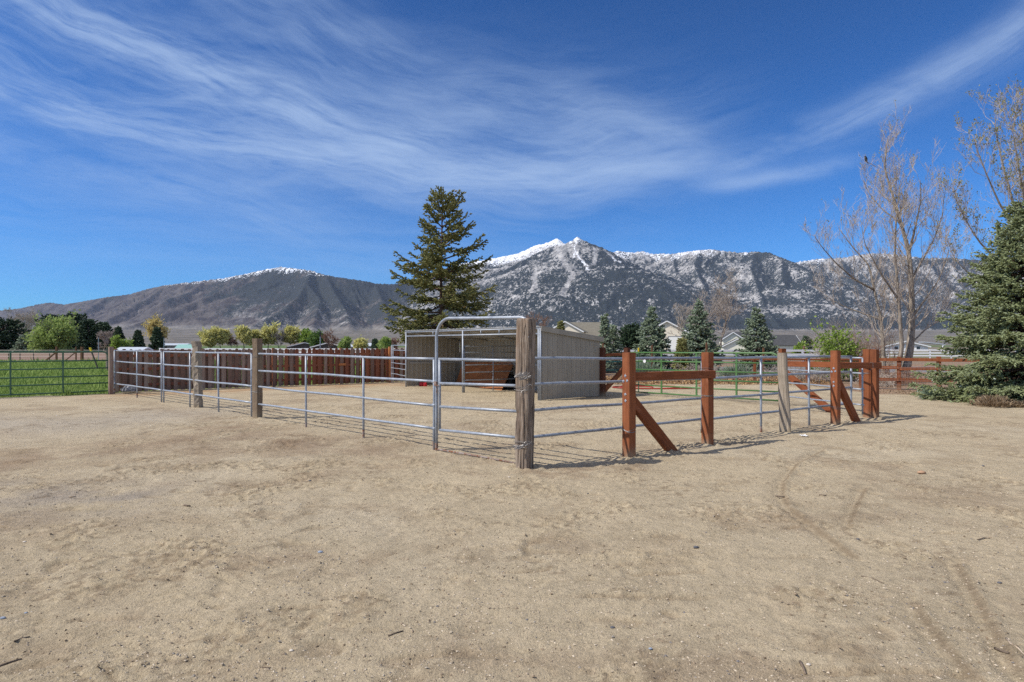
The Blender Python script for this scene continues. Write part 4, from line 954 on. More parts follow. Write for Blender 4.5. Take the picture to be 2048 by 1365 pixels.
# ---- picket fence
def picket_mesh(w, h, th, seed):
    m_ = MB(); k = 0.032*1.3; o_ = [(-w/2, 0), (w/2, 0), (w/2, h - k), (w/2 - .018, h - .014), (w/2 - k, h), (-w/2 + k, h), (-w/2 + .018, h - .014), (-w/2, h - k)]
    m_.prism([(x, 0, z) for x, z in o_], (0, th, 0)); V = np.concatenate(m_.V)
    return V, np.concatenate(m_.Q), np.concatenate([np.asarray(x) for x in m_.T])
def picket_fence():
    t_ = thing('picket_fence', 'red brown picket fence of round topped boards at the back of the paddock', 'fence', (pkA + pkB)/2)
    d = pk_dir; nrm = np.array([d[1], -d[0], 0]); nrm = nrm if nrm[1] < 0 else -nrm; b0 = np.array(t_.location)
    L = np.linalg.norm(PX(816, 27.9) - pkA); q_ = np.random.RandomState(5)
    variants = []
    for w in (0.125, 0.14, 0.15):
        for mt in ('picket', 'picket', 'picket_red'):
            V, Q, T = picket_mesh(w, 1.0, 0.018, 0); variants.append((mesh_np('picket', V, [Q, T], M[mt]), w))
    n = 49; pitch = L/n; rot = math.atan2(d[1], d[0]); cnt = 0
    for side in (0, 1):
        for i in range(n):
            px = i*pitch + (pitch/2 if side else 0) + q_.randn()*0.012
            if side and i in (27, 29): continue
            red = px > L*0.5 and q_.rand() < 0.65
            me, w = variants[(q_.randint(3))*3 + (2 if red else q_.randint(2))]
            o_ = bpy.data.objects.new('picket', me); COL.objects.link(o_); o_.parent = t_
            h = 1.505 + q_.randn()*0.010 + (0.0 if side == 0 else -0.05)
            c = pkA + d*px + nrm*(0.030 if side == 0 else -0.048)
            o_.location = tuple(c - b0 + Z3*0.035*(1 if side else .5)); o_.scale = (0.99 if side == 0 else 0.93, 1, h - 0.04); o_.rotation_euler = (q_.randn()*0.006, q_.randn()*0.007, rot)
    for z in (1.25, 0.80, 0.25):
        m_ = MB(); m_.bar(pkA + Z3*z + nrm*-0.008, pkA + d*L + Z3*z + nrm*-0.008, 0.038, 0.09, up=Z3); m_.build('rail', M['picket_red'], t_)
    for f, mt in ((0.0, 'redwood'), (0.24, 'redwood'), (0.47, 'redwood'), (0.715, 'cedar_new'), (0.905, 'cedar_new'), (1.0, 'redwood')):
        c = pkA + d*L*f + nrm*(0.10 if mt == 'cedar_new' and f > 0.8 else -0.11); m_ = MB(); m_.bar(c - Z3*.05, c + Z3*(1.50 if f < 0.8 else 1.545), 0.09, 0.09, up=d); m_.build('post', M[mt], t_)
    m_ = MB(); c = pkA + d*L*0.715 + nrm*0.056; m_.bar(c + Z3*0.82 - d*.14, c + Z3*0.82 + d*.16, 0.02, 0.09, up=Z3); m_.build('repair_block', M['cedar_new'], t_)
picket_fence()
# boulder by the fence
m_ = MB(); c = G(258, 786.5); q_ = np.random.RandomState(3)
def stone(m_, c, s, seed, n=10, flat=0.6, rough=0.22):
    u = np.linspace(0, math.pi, n); v = np.arange(n*2)*math.pi/n; U, Vv = np.meshgrid(u, v, indexing='ij')
    x, y, z = np.sin(U)*np.cos(Vv), np.sin(U)*np.sin(Vv), np.cos(U)
    k = 1 + rough*fbm(x*1.6 + seed, y*1.6 + z*1.3, 3, seed + 700)*1.5
    k = np.minimum(k, 1.06)
    P = np.stack([x*k*s[0], y*k*s[1], np.maximum(z, -0.35)*k*s[2]], -1).reshape(-1, 3)
    nn = 2*n; i = np.arange(n-1)[:, None]*nn; j = np.arange(nn)[None, :]; k2 = (j+1) % nn
    m_.add(P + c, np.stack([i+j, i+nn+j, i+nn+k2, i+k2], -1).reshape(-1, 4), rnd=(seed*0.37) % 1)
stone(m_, c + Z3*0.10, (0.26, 0.17, 0.15), 5, 16); solo(m_, 'boulder', M['rock'], 'grey and white granite rock lying before the left end of the picket fence', 'rock', smooth=True)

# small six rail panel between the picket fence and the shed
S_FR, S_FL = G(1081, 802), G(812.5, 774); S_BR = G(1200, 793.5); sv = S_BR - S_FR
pa_, pb_ = PX(783, 26.4), S_FL + np.array([-0.03, 0.05, 0])
panel('short galvanised six rail panel closing the gap between picket fence and shed', pa_, pb_, (0.0, 0.12, 1.0), rails=(1.605, 1.40, 1.13, 0.87, 0.66, 0.42), r=0.017, seed=8)

# ---- shed (loafing shelter)
def shed():
    FR, FL = S_FR.copy(), S_FL.copy(); BR = FR + sv; BL = FL + sv; zf, zb = 2.165, 1.87
    t_ = thing('horse_shelter', 'open fronted tan sheet metal horse shelter with a sloping roof', 'shed', (FR + BL)/2)
    fd_ = (FR - FL)/np.linalg.norm(FR - FL); W = np.linalg.norm(FR - FL); sd_ = sv/np.linalg.norm(sv); D = np.linalg.norm(sv)
    def ribbed(name, a, b, ha, hb, nout, z0=0.02, pitch=0.19):
        L = np.linalg.norm(b - a); d = (b - a)/L; xs = [0.0]; ys = [0.0]; x = 0.03
        while x < L - pitch:
            for u, y in ((0.0, 0), (0.012, .024), (0.032, .024), (0.044, 0), (0.095, 0), (0.099, .005), (0.107, .005), (0.111, 0)):
                xs.append(x + u*pitch/0.19); ys.append(y)
            x += pitch
        xs.append(L); ys.append(0.0); xs, ys = np.array(xs), np.array(ys); n = len(xs)
        P = a[None] + np.outer(xs, d) + np.outer(ys, nout); P2 = P - nout*0.012
        hh = ha + (hb - ha)*xs/L
        V = np.concatenate([P + Z3*z0, P + np.outer(hh, Z3), P2 + Z3*z0, P2 + np.outer(hh, Z3)])
        i = np.arange(n-1); Q = np.concatenate([np.stack([i, i+1, i+1+n, i+n], 1), np.stack([i+1+2*n, i+2*n, i+3*n, i+1+3*n], 1), np.stack([i+n, i+1+n, i+1+3*n, i+3*n], 1), np.stack([i+2*n, i+1+2*n, i+1, i], 1)])
        m_ = MB(); m_.add(V, Q); return m_.build(name, M['sheet'], t_)
    ribbed('side_wall', FR + sd_*0.05, BR, zf - 0.03, zb - 0.03, fd_)
    ribbed('side_wall', FL + sd_*0.05, BL, zf - 0.03, zb - 0.03, fd_)
    ribbed('back_wall', BL + fd_*0.03, BR - fd_*0.03, zb - 0.05, zb - 0.05, -sd_*1.0)
    # roof sheet, thick enough to read, slightly overhanging
    u_ = (BR + Z3*zb) - (FR + Z3*zf); 
    m_ = MB(); n = 36
    o_ = FL - fd_*0.05 - u_*0.015 + Z3*zf; ex = fd_*(W + 0.10); ey = u_*1.05
    xs = np.linspace(0, 1, n*4 + 1); hgt = np.where(np.arange(n*4+1) % 4 == 1, 0.028, 0.006)
    P = o_[None] + np.outer(xs, ex) + np.outer(hgt, Z3); P2 = o_[None] + np.outer(xs, ex) - Z3*0.008
    N = len(xs); V = np.concatenate([P, P + ey, P2, P2 + ey]); i = np.arange(N-1)
    Q = np.concatenate([np.stack([i, i+1, i+1+N, i+N], 1), np.stack([i+1+2*N, i+2*N, i+3*N, i+1+3*N], 1), np.stack([i+1, i, i+2*N, i+1+2*N], 1), np.stack([i+N, i+1+N, i+1+3*N, i+3*N], 1)])
    Q = np.concatenate([Q, [[0, N, 3*N, 2*N]], [[2*N-1, N-1, 3*N-1, 4*N-1]]])
    m_.add(V, Q); m_.build('roof', M['sheet_in'], t_)
    # eave trim on both ends
    for c, s in ((FR, 1), (FL, -1)):
        m_ = MB(); a = c + fd_*s*0.062 + Z3*(zf - 0.055) - sd_*0.03; b = a + u_*1.05
        m_.bar(a, b, 0.02, 0.15, up=Z3); m_.build('fascia', M['sheet'], t_)
    # pipe frame: front posts, truss, braces, rafters
    for nm, f in (('corner_post', 0.0), ('middle_post', 0.507), ('corner_post', 1.0)):
        c = FR + (FL - FR)*f; m_ = MB(); m_.tube([c - Z3*.05, c + Z3*(zf - 0.03)], 0.034 if f == 0.507 else 0.03, 10); 
        if f == 0.0: m_.tube([c - Z3*.05 - fd_*0.085, c + Z3*(zf - 0.03) - fd_*0.085], 0.028, 10)
        m_.build(nm, M['galv'], t_, True)
    m_ = MB(); m_.tube([FR + Z3*(zf - 0.045), FL + Z3*(zf - 0.045)], 0.026, 8); m_.tube([FR + Z3*(zf - 0.205), FL + Z3*(zf - 0.205)], 0.024, 8)
    for f in (0.25, 0.375, 0.75): c = FR + (FL - FR)*f; m_.tube([c + Z3*(zf - .205), c + Z3*(zf - .045)], 0.02, 8)
    m_.build('front_truss', M['galv'], t_, True)
    for f in (0.02, 0.25, 0.5, 0.75, 0.98):
        c = FR + (FL - FR)*f; m_ = MB(); m_.tube([c + Z3*(zf - .07), c + sv + Z3*(zb - .07)], 0.022, 8); m_.build('rafter', M['sheet_in'], t_, True)
    for g_ in (0.35, 0.68, 0.97):
        m_ = MB(); a = FR + sv*g_ + Z3*(zf + (zb - zf)*g_ - 0.035); m_.bar(a, a + (FL - FR), 0.05, 0.05); m_.build('purlin', M['sheet_in'], t_)
    m_ = MB(); a = FL + sd_*0.15 - fd_*-0.03 + Z3*0.92; m_.bar(a, BL + Z3*0.92 + fd_*0.03, 0.03, 0.07, up=Z3); m_.build('wall_girt', M['sheet_in'], t_)
    m_ = MB(); a = BL - sd_*0.03 + Z3*0.92; m_.bar(a, BR - sd_*0.03 + Z3*0.92, 0.03, 0.07, up=Z3); m_.build('wall_girt', M['sheet_in'], t_)
    mid = FR + (FL - FR)*0.507; return FR, FL, BR, BL, mid, fd_, sd_
FR, FL, BR, BL, MID, sfd, ssd = shed()
# divider of pipes inside the shed
a, b = MID + ssd*0.06, MID + (BR - FR)*0.97
panel('galvanised seven rail divider standing inside the horse shelter', a, b, (0.0, 0.52, 0.97), rails=(1.58, 1.36, 1.18, 0.94, 0.68, 0.41), r=0.017, seed=9, name='stall_divider', cat='divider')
# leaning plywood
m_ = MB(); pts = [G(911, 769.0), G(1003, 781.5), P3(1027, 727.5, 23.0), P3(1020, 725, 23.1), P3(926, 724.5, 25.0)]
pts[0] = P3(911, 768.5, 25.35); m_.prism(pts, ssd*0.02); solo(m_, 'plywood_board', M['ply'], 'large red brown plywood board with a slanting edge leaning inside the shelter', 'board')
m_ = MB(); c = PX(1019, 23.15); m_.tube([c + Z3*z for z in (0.0, 0.02, 0.5, 0.52, 0.52)], [0.27, 0.28, 0.30, 0.31, 0.28], 20); solo(m_, 'black_cylinder', M['black'], 'black upright tub in the dark corner beside the plywood board', 'cylinder', smooth=False)  # black cylinder filling the gap right of the plywood
# two red jugs and a dark bottle at the foot of the left wall
def jug(px, py, rot, label):
    c = G(px, py); t_ = thing('fuel_jug', label, 'jug', c); m_ = MB(); s = 0.13
    ca = np.array([math.cos(rot), math.sin(rot), 0]); 
    prof = [(0.0, 0.92), (0.01, 1.0), (0.10, 1.0), (0.13, 0.93), (0.155, 0.72), (0.17, 0.35)]
    V = []; 
    for z, k in prof:
        for a in range(16):
            an = a*math.pi/8; ex = 1/((abs(math.cos(an)))**4 + (abs(math.sin(an)))**4)**0.25
            V.append(c + ca*math.cos(an)*ex*0.085*k + np.array([-ca[1], ca[0], 0])*math.sin(an)*ex*0.06*k + Z3*z)
    n = 16; Q = [[i*n+j, i*n+(j+1) % n, (i+1)*n+(j+1) % n, (i+1)*n+j] for i in range(5) for j in range(n)]
    V.append(c + Z3*0.175); T = [[5*n+j, 5*n+(j+1) % n, 6*n] for j in range(n)]
    m_.add(V, Q, T); m_.build('body', M['red_plastic'], t_, True)
    m_ = MB(); m_.tube([c - ca*0.05 + Z3*0.155, c - ca*0.045 + Z3*0.20, c + ca*0.02 + Z3*0.205, c + ca*0.035 + Z3*0.165], 0.010, 6); m_.build('handle', M['red_plastic'], t_, True)
    m_ = MB(); m_.tube([c + ca*0.05 + Z3*0.15, c + ca*0.075 + Z3*0.19, c + ca*0.13 + Z3*0.21], [0.018, 0.014, 0.009], 8); m_.build('spout', M['red_plastic'], t_, True)
jug(843, 773.0, 0.2, 'darker red plastic jug by the shelter wall, the left of two'); jug(850, 773.2, 0.1, 'bright red plastic jug with its spout to the right by the shelter wall')
m_ = MB(); c = G(838.5, 772.2); m_.tube([c + Z3*z for z in (0, .01, .16, .20, .235, .24, .27, .275)], [.030, .033, .033, .026, .012, .015, .015, .010], 10); solo(m_, 'bottle', M['black'], 'small dark bottle standing left of the red jugs', 'bottle', smooth=True)

# ------------------------------------------------------------------ trees and plants
def norm(v): return v/(np.linalg.norm(v, axis=-1, keepdims=True) + 1e-9)
def spindles(P, D, L, R, rnd, k=4):
    """short needle shoots: double pyramids along D"""
    D = norm(D); ref = np.where(np.abs(D[:, 2:3]) < 0.9, np.array([[0, 0, 1.0]]), np.array([[1.0, 0, 0]]))
    U = norm(np.cross(D, ref)); W = np.cross(D, U); n = len(P)
    a = np.arange(k)*2*math.pi/k
    ring = P[:, None] + D[:, None]*(L*0.38)[:, None, None] + (np.cos(a)[None, :, None]*U[:, None] + np.sin(a)[None, :, None]*W[:, None])*R[:, None, None]
    V = np.concatenate([P[:, None] - D[:, None]*(L*0.05)[:, None, None], ring, (P + D*L[:, None])[:, None]], 1)
    m = k + 2; b = (np.arange(n)*m)[:, None]; T = []
    for j in range(k):
        T.append(np.concatenate([b, b+1+(j+1) % k, b+1+j], 1)); T.append(np.concatenate([b+1+j, b+1+(j+1) % k, b+m-1], 1))
    return V.reshape(-1, 3), np.concatenate(T), np.repeat(rnd, m)
def blades(P, D, L, W_, rnd, q_):
    """flat leaves: a folded quad along D"""
    D = norm(D); r = q_.randn(len(P), 3); U = norm(np.cross(D, r)); N = np.cross(D, U)
    a = P; b = P + D*(L*0.5)[:, None] + U*W_[:, None]*0.5; c = P + D*L[:, None] ; d = P + D*(L*0.5)[:, None] - U*W_[:, None]*0.5 + N*W_[:, None]*0.15
    V = np.stack([a, b, c, d], 1).reshape(-1, 3); k = (np.arange(len(P))*4)[:, None]
    return V, k + np.array([[0, 1, 2, 3]]), np.repeat(rnd, 4)
def rnd_dir(q_, n): return norm(q_.randn(n, 3))

def conifer(label, base, H, R, seed, mat_, name='spruce_tree', cat='tree', group=None, dens=1.0, shoot=0.14, droop=0.25, gap=0.0, z0=0.04, prof=None, whorl=0.26, thin=0.055, upt=0.5, ragged=0.25, lean=(0, 0), per=7, fat=0.19, spacing=0.13, clump=0.0, side=None, skirt=0.0):
    q_ = np.random.RandomState(seed); t_ = thing(name, label, cat, base, group)
    tr = MB(); nz = 14; zz = np.linspace(-0.1, H*0.985, nz)
    lx = lambda z: np.array([lean[0]*z/H + 0.03*H*0.1*vnoise(z*0.5, 0.0, seed), lean[1]*z/H, z])
    tr.tube([base + lx(z) for z in zz], [thin*(H/5)*(1.02 - z/H) + 0.012 for z in zz], 8)
    P, D, Ls = [], [], []
    z = H*z0; az = q_.rand()*6
    prof = prof or (lambda u: (1 - u)**0.85*(0.55 + 0.45*sst(u, 0.0, 0.12)))
    while z < H*0.985:
        u = z/H; nb = max(3, int(per*(1 - u*0.45)))
        for k in range(nb):
            az += 2*math.pi/nb + q_.randn()*0.25
            if q_.rand() < gap: continue
            l = R*float(prof(u))*(1 + ragged*min(max(q_.randn(), -1.8), 1.1))
            if side is not None: l *= 1 + side*math.cos(az)
            l = max(l, 0.10*R*0.6)
            el = (-droop*(1 - u)*1.2 + upt*u**1.5) + q_.randn()*0.10
            d = np.array([math.cos(az)*math.cos(el), math.sin(az)*math.cos(el), math.sin(el)])
            ns = 7; s = np.linspace(0, 1, ns)
            bz = z + q_.randn()*whorl*0.25
            sag = -droop*0.35*l*(s*(1-s))*2 + 0.16*l*s**3*(0.4 + 0.6*droop)
            wob = np.outer(s*l*0.10*q_.randn(), np.array([-math.sin(az), math.cos(az), 0]))
            pts = base + lx(bz) + np.outer(s*l, d) + np.outer(sag, Z3) + wob
            tr.tube(pts, np.linspace(0.016*l + 0.006, 0.004, ns), 4, cap=False)
            # twigs on both sides and above, then shoots along each twig
            nt = max(3, int(l/spacing*dens)); ts = np.sort(q_.uniform(0.22 if l > 0.5 else 0.0, 1.0, nt))
            bp = np.stack([np.interp(ts, s, pts[:, i]) for i in range(3)], 1)
            sd_ = np.where(q_.rand(nt) < 0.5, 1, -1.0); lat = np.array([-math.sin(az), math.cos(az), 0])
            td = norm(d[None]*0.75 + np.outer(sd_*q_.uniform(0.4, 1.15, nt), lat) + np.outer(q_.uniform(-0.45, 0.25, nt) - droop*0.25, Z3))
            tl = (0.10 + 0.36*l*(1.08 - ts)*q_.uniform(0.4, 1.15, nt)); tl = np.minimum(tl, shoot*6)
            for i in range(nt):
                m = max(2, int(tl[i]/(shoot*0.42))); w = np.linspace(0.05, 1, m)
                pp = bp[i] + np.outer(w*tl[i], td[i]) + np.outer(-0.12*tl[i]*w**2*(0.5+droop), Z3)
                P.append(pp); D.append(td[i][None] + q_.randn(m, 3)*0.42 + np.array([[0, 0, 0.10]]))
            m = max(3, int(l/(shoot*0.5))); w = np.linspace(0.25, 1, m); pp = np.stack([np.interp(w, s, pts[:, i]) for i in range(3)], 1)
            P.append(pp); D.append(d[None] + q_.randn(m, 3)*0.5 + np.array([[0, 0, 0.2]]))
        z += whorl*(1 - 0.45*u)*q_.uniform(0.75, 1.25)
    P.append(base + lx(H*0.97)[None] + q_.randn(6, 3)*0.02); D.append(np.tile([[0, 0, 1.0]], (6, 1)) + q_.randn(6, 3)*0.35)
    P = np.concatenate(P); D = np.concatenate(D); n = len(P)
    keep = P[:, 2] > 0.02; P, D = P[keep], D[keep]; n = len(P)
    if clump > 0:
        k = vnoise(P[:, 0]*2.1 + P[:, 2]*1.3, P[:, 1]*2.1 - P[:, 2]*0.8, seed) + q_.randn(n)*0.25 > -0.55 + 0.0; k |= q_.rand(n) > clump; P, D = P[k], D[k]; n = len(P)
    L = shoot*q_.uniform(0.6, 1.35, n); cl = 0.5 + 0.5*vnoise(P[:, 0]*1.7 + 5, P[:, 2]*1.7 + P[:, 1], seed + 3)
    rn = np.clip(0.55*q_.rand(n) + 0.45*cl + 0.08*q_.randn(n), 0, 1)
    V, T, r_ = spindles(P, D, L, L*fat, rn)
    tr.build('trunk', M['bark_dark'], t_, True)
    cr = MB(); cr.add(V, None, T, r_); cr.build('crown', M[mat_], t_)
    return t_

def grow(out, q_, p, d, l, r, depth, up=0.12, spread=0.55, kids=(3, 5), kink=0.16, minr=0.0025, ratio=0.62, tips=None, sides=5, start=0.3, taper=0.35):
    ns = 5 if depth > 1 else 4; pts = [p]; dd = d.copy(); seg = l/(ns-1)
    for i in range(ns-1):
        dd = dd + q_.randn(3)*kink + np.array([0, 0, up]); dd /= np.linalg.norm(dd); pts.append(pts[-1] + dd*seg)
    rr = np.linspace(r, max(r*taper, minr*0.6), ns)
    out.tube(pts, rr, sides if r > 0.02 else (4 if r > 0.008 else 3), cap=False)
    if tips is not None and depth <= 1: 
        for pt in pts[2:]: tips.append((pt, dd.copy()))
    if depth == 0: return
    for k in range(q_.randint(kids[0], kids[1] + 1)):
        f = q_.uniform(start, 1.0); i = min(int(f*(ns-1)), ns-2); w = f*(ns-1) - i; pp = pts[i]*(1-w) + pts[i+1]*w
        pd = norm(pts[i+1] - pts[i]); s = q_.randn(3); s -= pd*np.dot(s, pd); s /= np.linalg.norm(s)
        nd = norm(pd*(1 - spread*0.55) + s*spread*q_.uniform(0.7, 1.3))
        grow(out, q_, pp, nd, l*ratio*q_.uniform(0.7, 1.2), max(rr[i]*0.58, minr), depth-1, up, spread, kids, kink, minr, ratio, tips, sides, start, taper)

def limb_tree(label, base, limbs, seed, bark_, twig_, leaf_=None, name='cottonwood_tree', depth=3, child_len=1.3, per_m=2.2, leaves=0, lsize=0.06, leaf_fn=None, up=0.16, spread=0.6, minr=0.0035, group=None, start=0.22, cat='tree', kids=(3, 4), tl=None, shrink=0.4, leafspread=0.12):
    """limbs: list of [(px, py, depth offset)...], radius at foot, radius at tip"""
    q_ = np.random.RandomState(seed); t_ = thing(name, label, cat, base, group); y0 = base[1]
    tr = MB(); tw = MB(); tips = []
    for pts, r0, r1 in limbs:
        W = np.array([P3(a, b, y0 + c) for a, b, c in pts]); 
        if len(W) > 2:
            s = np.linspace(0, len(W)-1, len(W)*4); W = np.stack([np.interp(s, np.arange(len(W)), W[:, i]) for i in range(3)], 1)
            W[1:-1] = (W[:-2] + W[1:-1]*2 + W[2:])/4
        n = len(W); rr = r0 + (r1 - r0)*np.linspace(0, 1, n)**0.5
        W = W + np.stack([0.02*vnoise(np.arange(n)*0.6, np.arange(n)*0.0 + seed, 5), 0*np.arange(n), 0*np.arange(n)], 1)
        tr.tube(W, rr, 10)
        seg = np.linalg.norm(np.diff(W, axis=0), axis=1); L = seg.sum(); cum = np.concatenate([[0], np.cumsum(seg)])
        for k in range(int(L*per_m)):
            f = q_.uniform(start, 1)*L; i = min(np.searchsorted(cum, f) - 1, n-2); i = max(i, 0); pp = W[i] + (W[i+1]-W[i])*((f - cum[i])/max(seg[i], 1e-6)); pd = norm(W[i+1]-W[i])
            s = q_.randn(3); s -= pd*np.dot(s, pd); s /= np.linalg.norm(s); nd = norm(pd*0.55 + s*spread*1.3 + Z3*0.15)
            cl = child_len*(1 - shrink*f/L)*q_.uniform(0.5, 1.3)
            grow(tw, q_, pp, nd, cl, max(rr[i]*0.30, minr*2), depth-1, up, spread, kids, 0.15, minr, 0.62, tips)
    tr.build('trunk', M[bark_], t_, True); tw.build('twigs', M[twig_], t_, False)
    if leaf_ and leaves and tips:
        TP = np.array([a for a, _ in tips]); TD = np.array([b for _, b in tips])
        if leaf_fn is not None:
            k = leaf_fn(TP, q_); TP, TD = TP[k], TD[k]
        idx = q_.randint(len(TP), size=leaves); P = TP[idx] + q_.randn(leaves, 3)*leafspread*0.35
        V, Q, r_ = blades(P, TD[idx] + q_.randn(leaves, 3)*0.8, lsize*q_.uniform(0.6, 1.3, leaves), lsize*0.75*q_.uniform(0.7, 1.2, leaves), q_.rand(leaves), q_)
        cr = MB(); cr.add(V, Q, None, r_); cr.build('leaves', M[leaf_], t_)
    return t_

def broad(label, base, H, R, seed, mat_, name='leafy_tree', bark_='bark_pale', twig='twig_grey', n=5000, lsize=0.25, trunk=0.25, round_=0.8, group=None, cat='tree', lobes=9, bare=False, depth=3, open_=0.0, multi=1, flat=1.0, leaves_name='crown', up=0.14, minr=0.008):
    """free standing broadleaf: limbs, twigs and, unless bare, leaves gathered in uneven clumps"""
    q_ = np.random.RandomState(seed); t_ = thing(name, label, cat, base, group); tr = MB(); tw = MB(); tips = []
    for m in range(multi):
        a0 = q_.rand()*6.28; lean = (0.18 if multi > 1 else 0.04)
        top = base + np.array([math.cos(a0)*lean*H, math.sin(a0)*lean*H, H*0.62]); b0 = base + np.array([math.cos(a0), math.sin(a0), 0])*(0.05*R if multi > 1 else 0)
        s = np.linspace(0, 1, 8); W = b0 + np.outer(s, top - b0) + q_.randn(8, 3)*H*0.006; W[0] = b0 - Z3*0.1
        rt = H*0.020*(1.2 if multi == 1 else 0.7); tr.tube(W, np.linspace(rt, rt*0.35, 8), 8)
        for k in range(int((9 if multi == 1 else 6))):
            f = q_.uniform(trunk, 1.0); pp = b0 + (top - b0)*f; az = q_.rand()*6.28; el = q_.uniform(0.25, 1.15) if f > 0.35 else q_.uniform(0.1, 0.7)
            d = np.array([math.cos(az)*math.cos(el), math.sin(az)*math.cos(el), math.sin(el)]); l = min(R*0.75, H*0.42)*q_.uniform(0.7, 1.15)
            grow(tw, q_, pp, d, l, rt*0.4, depth, up, 0.6, (3, 4), 0.14, minr, 0.62, tips, start=0.25)
    tr.build('trunk', M[bark_], t_, True); tw.build('branches', M[twig], t_)
    if not bare:
        TP = np.array([a for a, _ in tips]); TD = np.array([b for _, b in tips])
        # uneven crown: keep the tips that fall into lobes
        C_ = []
        for k in range(lobes):
            az = q_.rand()*6.28; rr_ = R*0.58*math.sqrt(q_.rand()); zz = H*(0.36 + 0.44*q_.rand()) if flat == 1.0 else H*(0.2 + 0.6*q_.rand()); C_.append([math.cos(az)*rr_*(1.15 - zz/H*0.5), math.sin(az)*rr_*(1.15 - zz/H*0.5), zz, R*q_.uniform(0.28, 0.52)])
        C_.append([0, 0, H*0.78, R*0.45]); C_ = np.array(C_)
        k = q_.randint(len(C_), size=n); dr = rnd_dir(q_, n); rad = C_[k, 3]*(0.35 + 0.65*q_.rand(n)**0.45)
        P = base + C_[k, :3] + dr*rad[:, None]*np.array([1, 1, 0.85]); out = dr
        hole = vnoise(P[:, 0]*1.6/R*2.2 + seed, P[:, 2]*1.6/R*2.2 + P[:, 1]*1.3/R, seed + 9)
        keep = (hole > -0.35 + open_) & (P[:, 2] > 0.03*H); P, out = P[keep], out[keep]
        nt = int(len(P)*0.35); idx = q_.randint(len(TP), size=nt); P = np.concatenate([P, TP[idx] + q_.randn(nt, 3)*lsize*0.5]); out = np.concatenate([out, TD[idx]]); m = len(P)
        V, Q, r_ = blades(P, out*0.6 + q_.randn(m, 3)*0.8 + Z3*0.2, lsize*q_.uniform(0.6, 1.4, m), lsize*q_.uniform(0.4, 0.8, m), np.clip(0.6*q_.rand(m) + 0.4*(0.5 + 0.5*vnoise(P[:, 0]*3/R, P[:, 2]*3/R, seed)), 0, 1), q_)
        cr = MB(); cr.add(V, Q, None, r_); cr.build(leaves_name, M[mat_], t_)
    return t_
def sz(px0, px1, py_top, y, py_base=None):
    """height and half width in metres of something seen between columns px0..px1, up to row py_top, at distance y"""
    return EYE + (HOR - py_top)*y/F, (px1 - px0)*y/F/2

# the open spruce behind the shelter
H_, _ = sz(0, 1, 386, 31.5)
conifer('tall open olive green spruce standing behind the horse shelter', PX(880, 31.5), H_, 2.95, 11, 'spruce', dens=1.35, shoot=0.15, droop=0.28, gap=0.14, z0=0.05, whorl=0.34, per=7, ragged=0.16, fat=0.27, spacing=0.12, thin=0.06, upt=0.85, lean=(0.12, 0),
        prof=lambda u: float(np.interp(u, [0, .1, .33, .45, .6, .72, .82, .9, 1], [.9, 1, .98, .86, .74, .52, .42, .36, .12])), side=0.06)
# the big blue spruce at the right edge
H_, _ = sz(0, 1, 398, 17.8)
conifer('big blue green spruce reaching to the ground at the right edge', PX(2041, 17.8), H_, 2.6, 13, 'blue_spruce', dens=1.7, shoot=0.095, droop=0.18, gap=0.02, z0=0.03, whorl=0.21, per=12, ragged=0.08, fat=0.24, spacing=0.085, thin=0.05, upt=0.6, clump=0.7,
        prof=lambda u: (1 - u)**0.82*(0.86 + 0.14*sst(u, 0.0, 0.10)))
# the four small blue spruces in a row
for lb, px, py, w, y, sd_ in (('narrow blue green spruce just right of the shelter roof', 1209, 634, 34, 36, 21), ('low blue green spruce touching the narrow one by the shelter', 1226, 652, 52, 37, 22),
                        ('blue green spruce left of the cream gable with the white garage door', 1303, 617, 86, 40, 23), ('tallest of the small blue spruces, right of the cream gable', 1398, 606, 96, 39, 24),
                        ('blue green spruce in front of the dark roofed cream house', 1513, 618, 92, 39, 25)):
    h, r = sz(0, w, py, y); r *= 1.12
    conifer(lb, PX(px, y), h, r, sd_, 'blue_spruce_far', dens=1.5, shoot=0.15, droop=0.10, gap=0.0, z0=0.07, whorl=0.22, per=10, ragged=0.12, fat=0.33, spacing=0.13, thin=0.05, upt=0.5, group='small blue spruces by the road', clump=0.6)

